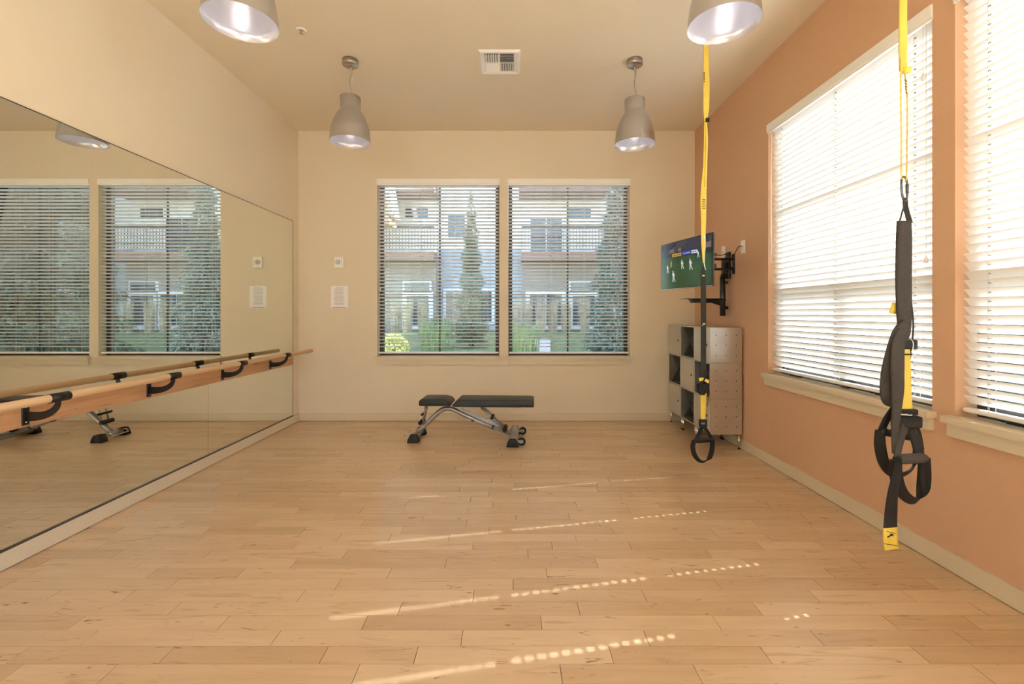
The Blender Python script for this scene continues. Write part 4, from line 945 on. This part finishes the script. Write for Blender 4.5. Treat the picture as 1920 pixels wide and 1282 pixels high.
for i, (x, y, lb) in enumerate(((fx(964)*.55, 11.0, 'arching green grass tuft beside the garden path'), (fx(984)*.62, 12.4, 'smaller green grass tuft behind the garden path'), (-2.25, 13.4, 'green grass tuft outside at the mirror side of the lawn'), (8.0, 13.5, 'green grass tuft outside, seen only in the mirror'))):
    grass_clump(x, y, 1.0, .5, 160, 70+i, SEDGE, lb)
def bush(x, y, r, h, n, seed, m, label):
    rn = random.Random(seed); g = ground_z(y); b = MB()
    for i in range(n):
        th_ = rn.uniform(0, 2*PI); ph = math.acos(rn.uniform(-.1, 1)); k = rn.uniform(.7, 1)
        d = V((math.sin(ph)*math.cos(th_), math.sin(ph)*math.sin(th_), math.cos(ph))); p = V((x+d.x*r*k, y+d.y*r*k, g+.08+d.z*h*k))
        a = V((rn.uniform(-1,1), rn.uniform(-1,1), rn.uniform(-1,1))).normalized(); c = a.orthogonal().normalized(); s = rn.uniform(.025, .05)
        b.add([p-a*s, p+c*s*.5, p+a*s, p-c*s*.5], [(0,1,2,3)])
    r_ = empty('shrub', (x, y, g), label, 'shrub'); b.build('foliage', m, r_, recalc=False)
    b = MB()
    for i in range(5): b.tube([(x, y, g), (x+rn.uniform(-.6, .6)*r, y+rn.uniform(-.6, .6)*r, g+h*.8)], .012, 5)
    b.build('stem', MATS['bark'], r_)
bush(-3.25, 12.6, .42, .48, 1500, 80, leafmat('sunlit_golden_leaf', (.70, .66, .22)), 'low golden shrub just outside the back window nearer the mirror')  # yellow leaf colour brightened to stand in for sunlight on this shrub
bush(-2.6, 16.5, .8, .7, 1200, 81, leafmat('shrub_green', (.12, .17, .07)), 'round green shrub on the lawn beyond the golden one')
bush(3.9, 16.5, .8, .8, 1200, 82, leafmat('shrub_green', (.12, .17, .07)), 'round green shrub on the lawn behind the spruce')

LABELS = {'wall_back': 'beige painted back wall with two windows', 'wall_right': 'terracotta orange wall with blind-covered windows', 'wall_left': 'beige wall above and behind the large mirror',
          'wall_rear': 'beige wall behind the viewer', 'ceiling': 'plain beige painted ceiling', 'floor': 'pale maple plank floor', 'baseboard_back': 'beige baseboard along the back wall',
          'baseboard_left': 'beige baseboard under the mirror', 'baseboard_right': 'beige baseboard along the orange wall', 'window_1': 'back-wall window nearer the mirror', 'window_2': 'back-wall window nearer the television',
          'window_3': 'orange-wall window behind the nearer hanging strap', 'window_4': 'orange-wall window cut off by the right edge', 'window_5': 'first window added behind the viewer in the orange wall to let in sun',
          'window_6': 'window behind the viewer, nearer the mirror wall', 'window_7': 'window behind the viewer, nearer the orange wall', 'window_8': 'second window added behind the viewer in the orange wall to let in sun'}
for n, l in LABELS.items():
    if n in bpy.data.objects: bpy.data.objects[n]['label'] = l
